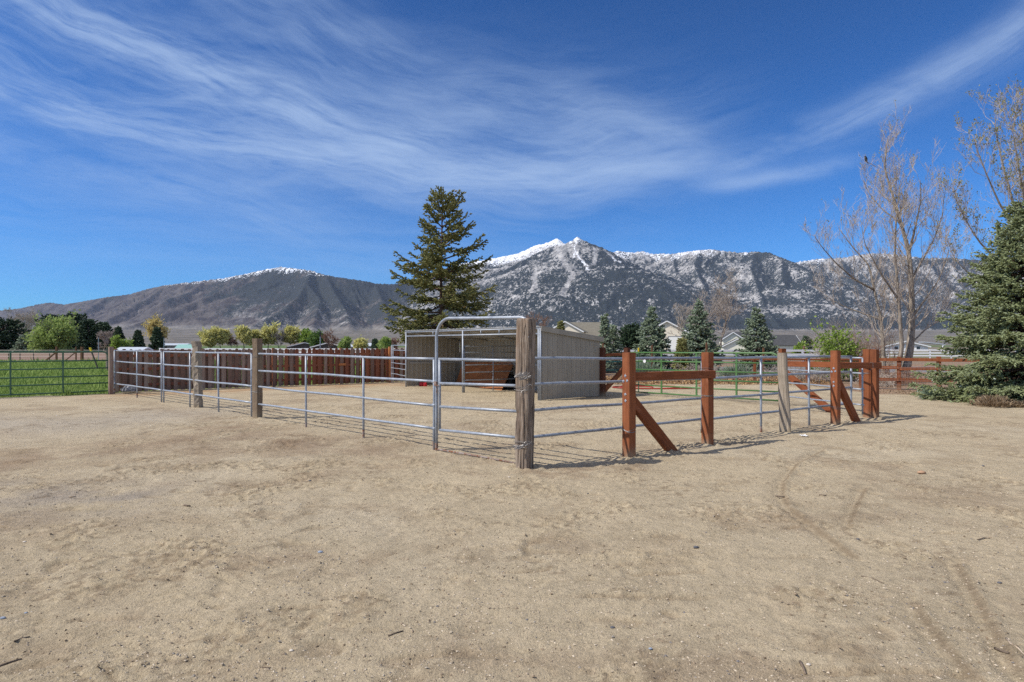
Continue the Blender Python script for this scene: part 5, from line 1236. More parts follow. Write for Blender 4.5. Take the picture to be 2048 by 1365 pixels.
# cottonwoods at the right
CB = G(1805, 766)
limbs = [([(1806, 768, 0), (1812, 735, 0), (1820, 700, 0), (1824, 640, .1), (1823, 570, .1), (1818, 505, .2), (1803, 450, .2), (1785, 390, .2), (1768, 335, .2), (1775, 280, .2)], 0.27, 0.02),
         ([(1796, 766, -.1), (1797, 730, -.2), (1804, 695, -.2), (1800, 640, -.3), (1795, 570, -.3), (1789, 500, -.4), (1793, 430, -.4), (1800, 370, -.4)], 0.17, 0.015),
         ([(1768, 762, .6), (1767, 700, .6), (1762, 640, .7), (1748, 580, .8), (1738, 530, .9), (1705, 495, 1.0), (1680, 460, 1.1)], 0.13, 0.012),
         ([(1823, 560, .1), (1845, 520, .4), (1868, 480, .6), (1885, 430, .8), (1888, 395, .8)], 0.075, 0.01), ([(1820, 640, .1), (1850, 600, -.3), (1878, 560, -.6), (1898, 500, -.8)], 0.075, 0.01),
         ([(1818, 505, .2), (1832, 450, -.2), (1842, 400, -.4), (1840, 360, -.5)], 0.07, 0.01), ([(1748, 580, .8), (1710, 560, .6), (1670, 525, .3), (1640, 490, .1), (1628, 470, 0)], 0.06, 0.009),
         ([(1797, 600, -.3), (1760, 545, -.8), (1730, 490, -1.0), (1722, 450, -1.1)], 0.055, 0.009), ([(1800, 445, .2), (1765, 420, .5), (1740, 390, .6), (1725, 360, .6)], 0.045, 0.008),
         ([(1762, 640, .7), (1720, 625, 1.2), (1680, 610, 1.5), (1650, 590, 1.6)], 0.05, 0.008), ([(1820, 690, 0), (1850, 660, .5), (1880, 640, .8), (1905, 600, 1.0)], 0.05, 0.008)]
def top_only(TP, q_): return (q_.rand(len(TP)) < sst(TP[:, 2], 4.5, 9.0)*0.95 + 0.03)
limb_tree('tall pale barked cottonwood with several leaning trunks and few leaves right of the double post', CB, limbs, 31, 'bark_pale', 'twig_pale', 'bud', leaves=620, lsize=0.07, depth=4, child_len=1.5, per_m=4.4, up=0.27, spread=0.50, minr=0.0042, leaf_fn=top_only, kids=(2, 4))
CB2 = PX(2090, 27.5)
limbs = [([(2092, 768, 0), (2085, 640, 0), (2070, 520, 0), (2058, 420, 0), (2052, 320, 0), (2045, 240, 0)], 0.24, 0.02),
         ([(2075, 560, 0), (2035, 470, -.4), (1995, 400, -.6), (1965, 330, -.8), (1945, 270, -.8)], 0.10, 0.011), ([(2070, 520, 0), (2030, 420, .4), (2008, 340, .6), (1990, 260, .7), (1992, 228, .7)], 0.09, 0.010),
         ([(2075, 600, 0), (2010, 540, -.5), (1955, 480, -.8), (1920, 420, -1), (1905, 375, -1)], 0.085, 0.010), ([(2082, 650, 0), (2010, 600, .5), (1950, 560, .8), (1910, 520, 1.0), (1890, 470, 1.0)], 0.07, 0.009),
         ([(2058, 430, 0), (2040, 350, -.6), (2028, 280, -.9), (2022, 232, -1)], 0.06, 0.009), ([(2060, 440, 0), (2090, 350, .5), (2100, 280, .6)], 0.07, 0.01)]
limb_tree('cottonwood with small olive leaves rising behind the big spruce', CB2, limbs, 37, 'bark_pale', 'twig_pale', 'bud', leaves=5500, lsize=0.075, depth=4, child_len=1.5, per_m=3.0, up=0.26, spread=0.52, minr=0.005, kids=(2, 4))

def thicket(label, base, w, h, seed, mat_, n=60, spread=0.5, name='bare_shrub', cat='shrub', minr=0.004, depth=3, group=None, arch=0.10, r0=0.015):
    q_ = np.random.RandomState(seed); t_ = thing(name, label, cat, base, group); m_ = MB()
    for k in range(n):
        a = q_.rand()*6.28; rr_ = w*0.30*math.sqrt(q_.rand()); b = base + np.array([math.cos(a)*rr_, math.sin(a)*rr_, -0.03])
        d = norm(np.array([math.cos(a)*spread*q_.rand()*1.3, math.sin(a)*spread*q_.rand()*1.3, 1.0])); grow(m_, q_, b, d, h*q_.uniform(0.4, 0.8), r0*q_.uniform(0.6, 1.3), depth, arch, 0.5, (2, 4), 0.14, minr, 0.6)
    m_.build('stems', M[mat_], t_); return t_
thicket('bare grey shrub with long upright stems behind the green bush', PX(1690, 30.5), 2.6, 2.6, 41, 'twig_grey', n=46, spread=0.45)
thicket('reddish bare thicket between the green bush and the cottonwood trunks', PX(1738, 28.5), 2.4, 2.3, 42, 'twig_red', n=46, spread=0.5)
thicket('tangle of dead vines heaped at the foot of the cottonwood', PX(1790, 25.6), 1.9, 0.75, 43, 'twig_red', n=70, spread=1.1, arch=-0.05, minr=0.005)
thicket('low pale dead brush under the left rails of the red fence', PX(1758, 24.6), 1.3, 0.6, 44, 'twig_pale', n=40, spread=1.1, arch=-0.05, minr=0.005)
thicket('grey bare brush standing behind the swung back gate leaf', PX(1622, 27.2), 2.2, 0.75, 45, 'twig_grey', n=60, spread=0.9, arch=0.0, minr=0.005)
thicket('low grey brush between the road and the green gate', PX(1545, 28.6), 2.4, 0.62, 46, 'twig_grey', n=55, spread=0.9, arch=0.0, minr=0.005)
thicket('low grey brush behind the middle of the green gate', PX(1400, 32.0), 3.0, 0.65, 47, 'twig_grey', n=55, spread=0.9, arch=0.0, minr=0.006)
h, r = sz(1618, 1728, 658, 28.0)
broad('rounded bright green bush beside the road behind the red braces', PX(1672, 28.0), h, r, 51, 'bright', name='green_bush', cat='bush', n=3600, lsize=0.13, lobes=12, multi=5, flat=0.5, depth=2, minr=0.004, leaves_name='leaves', open_=0.12)
q51 = np.random.RandomState(5)
def herb(label, base, w, h, seed, mat_, n=900, name='sagebrush', cat='shrub', l=0.13, group=None):
    q_ = np.random.RandomState(seed); t_ = thing(name, label, cat, base, group); a = q_.rand(n)*6.28; e = np.arccos(q_.rand(n)*0.95 + .05); rr_ = q_.rand(n)**0.4
    dr = np.stack([np.cos(a)*np.sin(e), np.sin(a)*np.sin(e), np.cos(e)], 1); sc = np.array([w/2, w/2, h]); k = 1 + 0.25*vnoise(a*1.5, e*2, seed)
    P = base + dr*sc*rr_[:, None]*k[:, None]*0.9; V, T, r_ = spindles(P, dr + q_.randn(n, 3)*0.35 + Z3*0.5, l*q_.uniform(0.6, 1.3, n), l*0.10*np.ones(n), q_.rand(n), 3)
    m_ = MB(); m_.add(V, None, T, r_); m_.build('leaves', M[mat_], t_)
    s_ = MB()
    for k2 in range(14):
        b = P[q_.randint(n)]; s_.tube([base - Z3*.02, base + (b - base)*0.5 + Z3*.02, b], [0.012, 0.008, 0.004], 4)
    s_.build('stems', M['twig_grey'], t_); return t_
herb('small grey green sagebrush left of the big spruce', PX(1862, 18.9), 0.62, 0.34, 61, 'sage', n=1500, l=0.10)
herb('tiny olive weed tuft left of the sagebrush', PX(1826, 20.2), 0.14, 0.09, 62, 'midgreen', n=90, l=0.05, name='weed', cat='weed')
herb('dry tan weeds under the front of the big spruce', PX(1985, 16.6), 1.0, 0.26, 63, 'drybrush', n=1000, l=0.13, name='dry_weeds', cat='weeds')
herb('patch of dry weeds farther right under the big spruce', PX(2035, 16.4), 0.7, 0.14, 64, 'drybrush', n=500, l=0.10, name='dry_weeds', cat='weeds')
herb('low grey green sagebrush behind the left part of the green gate', PX(1290, 31), 2.6, 0.75, 65, 'sage', n=1600, l=0.2)
herb('low sagebrush behind the right part of the green gate', PX(1478, 30), 2.2, 0.6, 66, 'sage', n=1200, l=0.2)

# trees standing farther off: (label, builder, column, top row, left, right, distance, seed ...)
def far_conifer(lb, px, py, w, y, sd_, mat_='dark_pine', **k):
    h, r = sz(0, w, py, y); s = y/40.0
    a = dict(dens=1.0, shoot=0.20*max(1, s*0.75), droop=0.12, gap=0.04, z0=0.05, whorl=h/20, per=9, ragged=0.16, fat=0.36, spacing=0.20*max(1, s*0.7), thin=0.05, name='pine_tree'); a.update(k)
    return conifer(lb, PX(px, y), h, r, sd_, mat_, **a)
pf = lambda u: 0.55 + 0.45*math.sin(min(1, u*1.5 + 0.35)*math.pi*0.75) if u < 0.8 else 0.75*(1 - (u - .8)*3.5)
PG = 'dark pines beyond the pasture'
far_conifer('broad black green pine at the very left edge', 8, 645, 78, 130, 71, prof=pf, group=PG, ragged=0.3, gap=0.1)
far_conifer('small bluish spruce at the foot of the left pines', 50, 672, 40, 124, 72, 'blue_spruce_far', name='spruce_tree')
far_conifer('dark pine showing over the left top of the bright willow', 106, 634, 50, 165, 73, prof=pf, group=PG, ragged=0.3)
far_conifer('highest dark pine rising behind the right top of the willow', 150, 632, 52, 155, 74, prof=pf, group=PG, ragged=0.3)
far_conifer('dark rounded pine right of the willow', 177, 645, 42, 150, 75, prof=pf, group=PG, ragged=0.25)
far_conifer('dark pine behind the bare grey tree', 206, 649, 34, 170, 76, prof=pf, group=PG, ragged=0.3)
far_conifer('dark young spruce just left above the red gate post', 237, 655, 30, 110, 77, name='spruce_tree')
far_conifer('dark spruce standing alone between two young spruces over the picket fence', 276, 664, 30, 112, 78, name='spruce_tree')
far_conifer('dark spruce in front of the tan yellow cottonwood', 314, 657, 32, 104, 79, name='spruce_tree')
far_conifer('small dark pine near the metal roofed barn, left of the big spruce', 750, 681, 14, 150, 80)
far_conifer('dark green pine just above the shelter roof beside the cream gable', 1121, 645, 40, 62, 81, 'spruce')
far_conifer('rounded green juniper between the shelter spruces and the first road spruce', 1263, 653, 56, 58, 82, 'dark_pine', prof=pf, name='juniper')
far_conifer('small dark juniper right of the dark roofed house', 1613, 676, 16, 95, 83, prof=pf, name='juniper')
far_conifer('low olive spruce hiding the right edge of the white garage door', 1364, 680, 32, 37, 84, 'spruce', name='spruce_tree')
h, r = sz(60, 166, 645, 120)
broad('wide bright green willow beyond the pasture at the left', PX(113, 120), h, r*1.05, 91, 'willow', n=9000, lsize=0.55, lobes=16, multi=4, flat=0.5, depth=3, minr=0.02, name='willow_tree')
def far_broad(lb, px, py, w, y, sd_, mat_, **k):
    h, r = sz(0, w, py, y); a = dict(n=4200, lsize=0.0040*y, depth=3, minr=0.00012*y, open_=0.22); a.update(k); return broad(lb, PX(px, y), h, r, sd_, mat_, **a)
YG = 'yellow green trees beyond the picket fence'
far_broad('tan yellow half bare cottonwood behind the dark spruce', 311, 634, 50, 140, 92, 'poplar_tan', n=2200, open_=0.2, depth=3)
for i, (lb, px, py, w, mt) in enumerate((('low green yellow tree, leftmost of the row over the picket fence', 418, 668, 32, 'poplar'), ('olive yellow tree right above the rough grey post', 441, 659, 38, 'poplar'),
        ('narrow round yellow green tree left of the square post', 488, 651, 34, 'poplar'), ('small yellow tree peeping over the square post', 510, 659, 20, 'poplar'), ('yellow green tree just right of the square post', 536, 655, 42, 'poplar'),
        ('yellow green tree above the middle of the picket fence, right end of its row', 580, 651, 38, 'poplar'))):
    far_broad(lb, px, py, w, 200 + i*3, 101 + i, mt, group=YG)
far_broad('fresh green tree behind the brown house', 613, 664, 28, 215, 110, 'bright'); far_broad('mid green tree covering the roof between the two brown houses', 637, 668, 30, 190, 111, 'midgreen')
far_broad('green yellow willow beside the foot of the big spruce', 772, 670, 28, 62, 112, 'willow'); far_broad('low green shrub in front of the young spruce by the gate post', 240, 683, 30, 98, 113, 'bright', flat=0.5)
far_broad('low yellow green shrub right of the second brown house', 690, 684, 24, 170, 114, 'willow', flat=0.5); far_broad('small green tree right of the dark roofed house', 1600, 694, 26, 70, 115, 'bright', flat=0.5)
far_broad('low green shrubs left of the metal roofed barn', 722, 683, 30, 210, 116, 'poplar', flat=0.5)
def far_bare(lb, px, py, w, y, sd_, tw_='twig_grey', **k):
    h, r = sz(0, w, py, y); a = dict(bare=True, depth=4, minr=0.00016*y, bark_='bark_pale', twig=tw_, name='bare_tree', multi=3); a.update(k); return broad(lb, PX(px, y), h, r*1.1, sd_, 'bud', **a)
far_bare('bare tan cottonwood behind the small bluish spruce at the left', 46, 628, 78, 185, 121, 'twig_pale'); far_bare('bare grey tree beside the tall marker pole', 205, 655, 34, 118, 122)
far_bare('bare brown tree between the olive yellow and the narrow trees', 464, 676, 28, 205, 123, 'twig_red'); far_bare('bare greyish tree between the last two yellow green trees', 558, 666, 26, 212, 124)
far_bare('pinkish bare tree right of the second brown house', 660, 668, 34, 175, 125, 'twig_red'); far_bare('bare twiggy tree rising over the shelter roof right of the sleeper post', 1070, 612, 60, 80, 126, 'twig_red')
far_bare('large bare grey tree behind the tallest road spruce', 1432, 572, 110, 68, 127, depth=4, minr=0.012); far_bare('bare grey tree left of the tallest road spruce, behind the gable', 1378, 588, 60, 110, 128, depth=4)
far_bare('faint bare tree over the shelter roof left of the pine', 1098, 655, 44, 95, 129); far_bare('bare brown tree right of the big spruce by the shelter', 785, 676, 26, 75, 130, 'twig_red')

# pasture grass
q_ = np.random.RandomState(77); n = 46000
yy_ = 19.3 + (q_.rand(n)**1.6)*42; xx_ = q_.uniform(-0.86, -0.10, n)*yy_
s1 = (xx_ - pkA[0])*pk_dir[1] - (yy_ - pkA[1])*pk_dir[0]; s2 = (xx_ - gateL[0])*gd[1] - (yy_ - gateL[1])*gd[0]
ok = np.where(xx_ < pkA[0], s2 < -0.05 + 0.35*vnoise(xx_*1.3, yy_*1.3, 111), s1 < -0.3); xx_, yy_ = xx_[ok], yy_[ok]; n = len(xx_)
tall = 1 + 1.6*sst(vnoise(xx_*0.8, yy_*0.8, 79), 0.35, 0.6); gh = (0.05 + 0.0022*yy_)*q_.uniform(0.6, 1.4, n)*tall
P = np.stack([xx_, yy_, np.zeros(n) - 0.01], 1); w = 0.006 + 0.0011*yy_; a = q_.rand(n)*6.28; U = np.stack([np.cos(a), np.sin(a)*0.3, a*0], 1); Lz = np.stack([q_.randn(n)*0.35, q_.randn(n)*0.35, np.ones(n)], 1)
V = np.stack([P - U*w[:, None], P + U*w[:, None], P + Lz*gh[:, None]], 1).reshape(-1, 3); k = (np.arange(n)*3)[:, None]
m_ = MB(); m_.add(V, None, k + np.array([[0, 1, 2]]), np.repeat(np.clip(0.45*q_.rand(n) + 0.3 + 0.55*fbm(xx_*0.5, yy_*0.5, 3, 83), 0, 1), 3)); tag(m_.build('grass', M['grass']), 'green pasture grass behind the gate and the picket fence', 'grass', kind='stuff')

# ------------------------------------------------------------------ houses, far fences, small things
M['cream'] = mat('cream stucco', plain((0.80, 0.71, 0.56), 0.9, 0, 0.2, 0.08, 1.5)); M['cream2'] = mat('pale yellow siding', plain((0.80, 0.77, 0.62), 0.9, 0, 0.2, 0.08, 1.5))
M['offwhite'] = mat('off white siding', plain((0.82, 0.80, 0.74), 0.9, 0, 0.2, 0.06, 1.5)); M['trim'] = mat('white trim', plain((0.80, 0.80, 0.78), 0.7, 0, 0.3, 0.05, 2))
M['grey_wall'] = mat('grey siding', plain((0.27, 0.27, 0.27), 0.9, 0, 0.2, 0.1, 1.5)); M['brown_wall'] = mat('brown siding', plain((0.10, 0.085, 0.075), 0.9, 0, 0.2, 0.1, 1.5))
def shingle(c1, c2):
    return lambda t, b, o: dict(c=mixc(t, noise(t, mapv(t, o, (1.2, 1.2, 7)), 1.0, 4, 0.7).step(0.3, 0.7), c1, c2), r=0.95, s=0.15, bump=noise(t, mapv(t, o, (3, 3, 14)), 1.0, 3), bs=0.3, bd=0.03)
M['roof_tan'] = mat('tan grey shingles', shingle((0.16, 0.145, 0.115), (0.23, 0.21, 0.165))); M['roof_dark'] = mat('dark grey shingles', shingle((0.055, 0.056, 0.058), (0.095, 0.095, 0.097)))
M['roof_brown'] = mat('brown shingles', shingle((0.15, 0.11, 0.095), (0.22, 0.17, 0.15))); M['roof_metal'] = mat('pale metal roof', plain((0.55, 0.60, 0.64), 0.5, 0.2, 0.4, 0.08, 1)); M['roof_teal'] = mat('pale teal metal roof', plain((0.25, 0.45, 0.40), 0.5))
M['glass'] = mat('dark window glass', plain((0.04, 0.05, 0.06), 0.12, 0, 0.6, 0.1, 1))
def house(name, label, c, w, d, hw, hr, rot, wall, roof, over=0.45, windows=(), doors=(), cat='house', group=None):
    """gable house; w across the gable front (local x), d deep (local y), ridge along local y; rot turns it"""
    t_ = thing(name, label, cat, c, group); ca, sa = math.cos(rot), math.sin(rot); X_ = np.array([ca, sa, 0]); Y_ = np.array([-sa, ca, 0])
    P = lambda x, y, z: c + X_*x + Y_*y + Z3*z
    m_ = MB(); o_ = [P(-w/2, -d/2, -0.2), P(w/2, -d/2, -0.2), P(w/2, -d/2, hw), P(0, -d/2, hw + hr), P(-w/2, -d/2, hw)]; m_.prism(o_, Y_*d); m_.build('walls', M[wall], t_)
    m_ = MB(); s = hr/(w/2); th = 0.16
    for sg in (-1, 1):
        a = [P(0, -d/2 - over, hw + hr + 0.06), P(sg*(w/2 + over), -d/2 - over, hw - s*over + 0.06), P(sg*(w/2 + over), -d/2 - over, hw - s*over + 0.06 + th), P(0, -d/2 - over, hw + hr + 0.06 + th)]
        m_.prism(a, Y_*(d + 2*over))
    rf = m_.build('roof', M[roof], t_)
    m_ = MB()
    for sg in (-1, 1):
        a, b = P(sg*0.02, -d/2 - over - 0.03, hw + hr + 0.10), P(sg*(w/2 + over), -d/2 - over - 0.03, hw - s*over + 0.10); m_.bar(a, b, 0.05, 0.26, up=Z3)
    m_.build('trim', M['trim'], rf)
    for (side, x, z, ww, hh) in windows:
        if side == 'f': cc = P(x, -d/2 - 0.02, z); ax = X_; nn = -Y_
        else: cc = P(w/2*side + 0.02*side, x, z); ax = Y_; nn = X_*side
        m_ = MB(); m_.bar(cc - Z3*(hh/2 + .09), cc + Z3*(hh/2 + .09), ww + 0.18, 0.08, up=nn); fr_ = m_.build('window', M['trim'], t_)
        m_ = MB(); cc2 = cc + nn*0.035; m_.bar(cc2 - Z3*hh/2, cc2 + Z3*hh/2, ww, 0.03, up=nn); m_.build('pane', M['glass'], fr_)
    for (side, x, ww, hh, mt) in doors:
        cc = P(x, -d/2 - 0.03, 0); m_ = MB(); m_.bar(cc, cc + Z3*hh, ww, 0.08, up=-Y_); do = m_.build('garage_door' if ww > 1.5 else 'door', M[mt], t_)
        m_ = MB(); 
        for sg in (-1, 1): m_.bar(cc + X_*sg*(ww/2 + .12) + Z3*0, cc + X_*sg*(ww/2 + .12) + Z3*(hh + .2), 0.2, 0.10, up=-Y_)
        m_.bar(cc - X_*(ww/2) + Z3*(hh + .12), cc + X_*(ww/2) + Z3*(hh + .12), 0.10, 0.2, up=Z3); m_.build('door_frame', M['grey_wall'], do)
    return t_, P
def lvl(py, y): return EYE + (HOR - py)*y/F
# houses beyond the road; widths are read in pixels of the photo
y = 150.0; w_ = lambda n, y: n*y/F
house('house', 'cream house with a tan shingle roof showing above the shelter roof', PX(1135, y), w_(66, y), 7, lvl(664, y), lvl(645.5, y) - lvl(664, y), math.radians(-14), 'cream', 'roof_tan')
house('house', 'long tan shingle roof joined to the cream house above the shelter', PX(1176, y + 9), 12, w_(66, y), 3.3, lvl(645, y+9) - 3.5, math.radians(86), 'cream', 'roof_tan')
house('house', 'cream gabled house with a tall white garage door between two road spruces', PX(1336, y), w_(80, y), 12, lvl(667, y), lvl(645.5, y) - lvl(667, y), math.radians(-16), 'cream', 'roof_tan', doors=(('f', w_(19, y), w_(32, y), lvl(675, y), 'offwhite'),))
y = 190.0
house('house', 'pale yellow house with two small gables left of the dark roofed house', PX(1462, y), w_(38, y), 9, lvl(679, y), lvl(666.5, y) - lvl(679, y), math.radians(-12), 'cream2', 'roof_dark')
house('house', 'low front gable of the pale yellow house behind the road spruce', PX(1474, y - 9), w_(52, y), 4, lvl(693, y-9), lvl(679, y-9) - lvl(693, y-9), math.radians(-12), 'cream2', 'roof_dark')
house('house', 'dark roof running right behind the pale yellow gables', PX(1490, y + 8), 11, w_(46, y), 4.0, lvl(664.5, y+8) - 4.2, math.radians(88), 'cream2', 'roof_dark')
y = 180.0
house('house', 'pale yellow house with a plain dark grey roof left of the split post', PX(1560, y + 5), 11, w_(56, y), lvl(691, y), lvl(672, y + 5) - lvl(691, y), math.radians(84), 'cream2', 'roof_dark')
y = 150.0
t_, P = house('house', 'off white house with two small windows behind the cottonwood trunks', PX(1797, y), 9.4, 8, lvl(694, y), lvl(684, y) - lvl(694, y), math.radians(-10), 'offwhite', 'roof_tan', windows=(('f', -2.1, 0.75, 0.75, .75), ('f', 2.6, 0.75, 0.75, .75)))
m_ = MB(); a = P(4.6, -2.5, 1.3); ph = lvl(690, y); m_.prism([P(4.2, -3.4, ph + .55), P(8.6, -3.4, ph), P(8.6, -3.4, ph + .15), P(4.2, -3.4, ph + .7)], (P(0, 3, 0) - P(0, 0, 0))); m_.build('porch_roof', M['roof_metal'], t_)
for x_ in (8.2,):
    m_ = MB(); m_.bar(P(x_, -3.2, -0.1), P(x_, -3.2, ph), 0.3, 0.3); m_.build('porch_post', M['trim'], t_)
y = 60.0
house('garage_shed', 'low plain grey shed roof right of the small shelter spruces', PX(1249, y), 2.6, 1.5, 0.95, 0.45, math.radians(90), 'grey_wall', 'grey_wall', over=0.05, cat='shed')
BH = 'brown houses beyond the picket fence'
y = 205.0
house('house', 'brown house whose roof slopes down right behind the green trees', PX(606, y), 9.5, 8, 0.9, 1.15, math.radians(25), 'brown_wall', 'roof_brown', group=BH)
house('house', 'low brown gabled house right of the lamp pole', PX(662, y - 20), 9.5, 7, 0.75, 1.25, math.radians(4), 'brown_wall', 'roof_brown', group=BH)
house('barn', 'long pale metal roofed barn near the foot of the spruce', PX(734, 230), 6, 3.4*2, 1.0, 0.9, math.radians(85), 'grey_wall', 'roof_metal', cat='barn')
house('barn', 'small pale metal roofed barn left of the long one', PX(712, 250), 4, 3*1.5, 0.7, 0.8, math.radians(85), 'grey_wall', 'roof_metal', cat='barn')
house('barn', 'grey building with a flat roof left of the teal roof', PX(354, 190), 4, 7, 1.3, 0.4, math.radians(88), 'grey_wall', 'roof_metal', cat='building'); house('barn', 'teal roofed building left of the rough grey post', PX(374, 170), 3, 4, 0.6, 0.8, math.radians(88), 'grey_wall', 'roof_teal', cat='building')
house('barn', 'long low blue grey shed over the left end of the picket fence', PX(268, 96), 2.5, 4.2, 0.6, 0.4, math.radians(88), 'offwhite', 'roof_metal', cat='shed', over=0.1)
# dark wood building edge behind the garage house and the brownish tree mass are left to the trees

def rail_fence(name, label, a, b, n, zs, mat_, pw=0.12, rh=0.09, cat='fence', ph=None, group=None, th=0.04, pm=None):
    t_ = thing(name, label, cat, (a+b)/2, group); L = np.linalg.norm(b - a); d = (b - a)/L; nn = np.array([d[1], -d[0], 0]); nn = nn if nn[1] < 0 else -nn; q_ = np.random.RandomState(n)
    for k in range(n + 1):
        c = a + (b - a)*k/n; m_ = MB(); m_.bar(c - Z3*.05, c + Z3*((ph or zs[0] + .08) + q_.randn()*0.008), pw, pw, up=d); m_.build('post', M[pm or mat_], t_)
    for z in zs:
        m_ = MB(); 
        for k in range(n):
            m_.bar(a + (b-a)*k/n + Z3*(z + q_.randn()*0.012) - nn*(-pw/2 - th/2 + 0.01), a + (b-a)*(k+1)/n - d*0.01 + Z3*(z + q_.randn()*0.012) - nn*(-pw/2 - th/2 + 0.01), th, rh, up=Z3)
        m_.build('rail', M[mat_], t_)
    return t_
rail_fence('rail_fence', 'weathered red three rail fence behind the cottonwood and the big spruce', PX(1722, 23.2), PX(2140, 20.6), 5, (1.10, 0.78, 0.37), 'redwood', pw=0.13, rh=0.11, ph=1.2)
t_ = rail_fence('rail_fence', 'weathered red rail fence with wire mesh behind the green gate', PX(1405, 26.6), PX(1722, 26.0), 3, (1.02,), 'redwood', pw=0.11, rh=0.08, ph=1.12)
m_ = MB(); a, b = PX(1405, 26.55), PX(1722, 25.95); L = np.linalg.norm(b-a); d = (b-a)/L
for k in np.arange(0, L, 0.10): m_.tube([a + d*k + Z3*0.02, a + d*k + Z3*1.0], 0.003, 3, cap=False)
for z in (0.05, .2, .35, .5, .65, .8, .95): m_.tube([a + Z3*z, b + Z3*z], 0.003, 3, cap=False)
m_.build('wire_mesh', M['wire'], t_)
t_ = thing('wire_netting', 'wire netting stretched below the red rails right of the cottonwood', 'netting', PX(1830, 22.5)); m_ = MB(); a, b = PX(1722, 23.1), PX(2140, 20.5); L = np.linalg.norm(b-a); d = (b-a)/L
for k in np.arange(0, L, 0.10): m_.tube([a + d*k + Z3*0.02, a + d*k + Z3*1.0], 0.0025, 3, cap=False)
for z in (0.05, .2, .35, .5, .65, .8, .95): m_.tube([a + Z3*z, b + Z3*z], 0.0025, 3, cap=False)
m_.build('mesh', M['wire'], t_)
rail_fence('vinyl_fence', 'white vinyl rail fence between the road and the cream houses', PX(1190, 50), PX(1720, 52), 9, (1.12, 0.80, 0.42), 'white_paint', pw=0.13, rh=0.17, ph=1.22)
rail_fence('vinyl_fence', 'white vinyl rail fence in front of the off white house', PX(1735, 75), PX(2120, 72), 9, (0.95, 0.62, 0.30), 'white_paint', pw=0.13, rh=0.16, ph=1.05)
rail_fence('vinyl_fence', 'white vinyl rail fence glimpsed through the tops of the pickets', PX(320, 70), PX(790, 66), 14, (1.12, 0.78, 0.40), 'white_paint', pw=0.13, rh=0.16, ph=1.22)

# wire fence at the far edge of the pasture
def wpost(name, label, px, y, h, w, mt, brace_=0, group=None, cat='post'):
    c = PX(px, y); t_ = thing(name, label, cat, c, group); m_ = MB(); m_.bar(c - Z3*.05, c + Z3*h, w, w); m_.build('shaft', M[mt], t_)
    if brace_: m_ = MB(); m_.bar(c + Z3*0.9, c + np.array([brace_, 0, 0.0]), w*0.8, w*0.8, up=Z3); m_.build('strut', M[mt], t_)
M['oldpost'] = mat('old brown post', plain((0.16, 0.085, 0.05), 0.9, 0, 0.1, 0.3, 12))
wpost('brace_post', 'brown wooden post with a strut, beyond the pasture under the willow', 113, 62, 1.42, 0.15, 'oldpost', -1.1)
wpost('brace_post', 'second brown post with a strut, right of the willow trunk beyond the pasture', 152, 62, 1.40, 0.10, 'oldpost', -1.1)
wpost('fence_post', 'thick brown post right of the two strutted ones beyond the pasture', 164, 62, 1.40, 0.22, 'oldpost')
for i, px in enumerate((17, 40, 67, 99)): wpost('steel_post', 'thin steel fence post at the far edge of the pasture under the left trees', px, 63, 1.1, 0.06, 'steelpost', group='thin steel posts beyond the pasture')
m_ = MB()
for z in (0.45, 0.75, 1.05): m_.tube([PX(-60, 62.5, z), PX(113, 62.5, z), PX(214, 62.5, z)], 0.012, 4)
solo(m_, 'fence_wire', M['wire'], 'strands of wire along the far edge of the pasture', 'wire')
c = PX(197, 60); m_ = MB(); t_ = thing('marker_pole', 'tall thin grey pole with a dark tip beside the bare grey tree', 'pole', c, 'tall thin poles')
m_.tube([c, c + Z3*2.3], 0.035, 6); m_.build('shaft', M['galv'], t_); m_ = MB(); m_.tube([c + Z3*2.3, c + Z3*2.42], 0.05, 6); m_.build('tip', M['black'], t_)
c = PX(328, 58); t_ = thing('marker_pole', 'tall thin grey pole with a dark tip right of the tan yellow cottonwood', 'pole', c, 'tall thin poles'); m_ = MB(); m_.tube([c, c + Z3*2.2], 0.035, 6); m_.build('shaft', M['galv'], t_); m_ = MB(); m_.tube([c + Z3*2.2, c + Z3*2.42], 0.05, 6); m_.build('tip', M['black'], t_)
c = PX(640.5, 70); t_ = thing('marker_pole', 'stout grey pole with a black box on top in front of the brown houses', 'pole', c, 'tall thin poles'); m_ = MB(); m_.tube([c, c + Z3*2.55], 0.05, 8); m_.build('shaft', M['galv'], t_); m_ = MB(); m_.bar(c + Z3*2.5, c + Z3*3.0, 0.13, 0.13); m_.build('box', M['black'], t_)
c = PX(196, 34); t_ = thing('marker_stake', 'leaning dark steel stake with a yellow top in the pasture', 'stake', c); m_ = MB(); a = P3(180.5, 697, 34); b = P3(196, 738, 34); m_.bar(b, a, 0.07, 0.05); m_.build('shaft', M['steelpost'], t_)
m_ = MB(); u = (a - b)/np.linalg.norm(a - b); m_.bar(a - u*0.20, a + u*0.04, 0.10, 0.08); m_.build('yellow_top', M['yellow'], t_)
c = PX(214, 40); t_ = thing('platform_post', 'thin post with a flat board on top near the end of the pasture gate', 'post', c); m_ = MB(); m_.bar(c, c + Z3*1.45, 0.10, 0.10); m_.build('shaft', M['greywood'], t_); m_ = MB(); m_.box(c + Z3*1.48, (0.62, 0.3, 0.05)); m_.build('board', M['brownwood'], t_)
c = PX(1277, 21.5); t_ = thing('steel_stake', 'green steel stake with a yellow top behind the left end of the bright green gate', 'stake', c); m_ = MB(); m_.bar(c, c + Z3*1.42, 0.045, 0.03); m_.build('shaft', M['green_dark'], t_); m_ = MB(); m_.bar(c + Z3*1.40, c + Z3*1.53, 0.05, 0.04); m_.build('yellow_top', M['yellow'], t_)
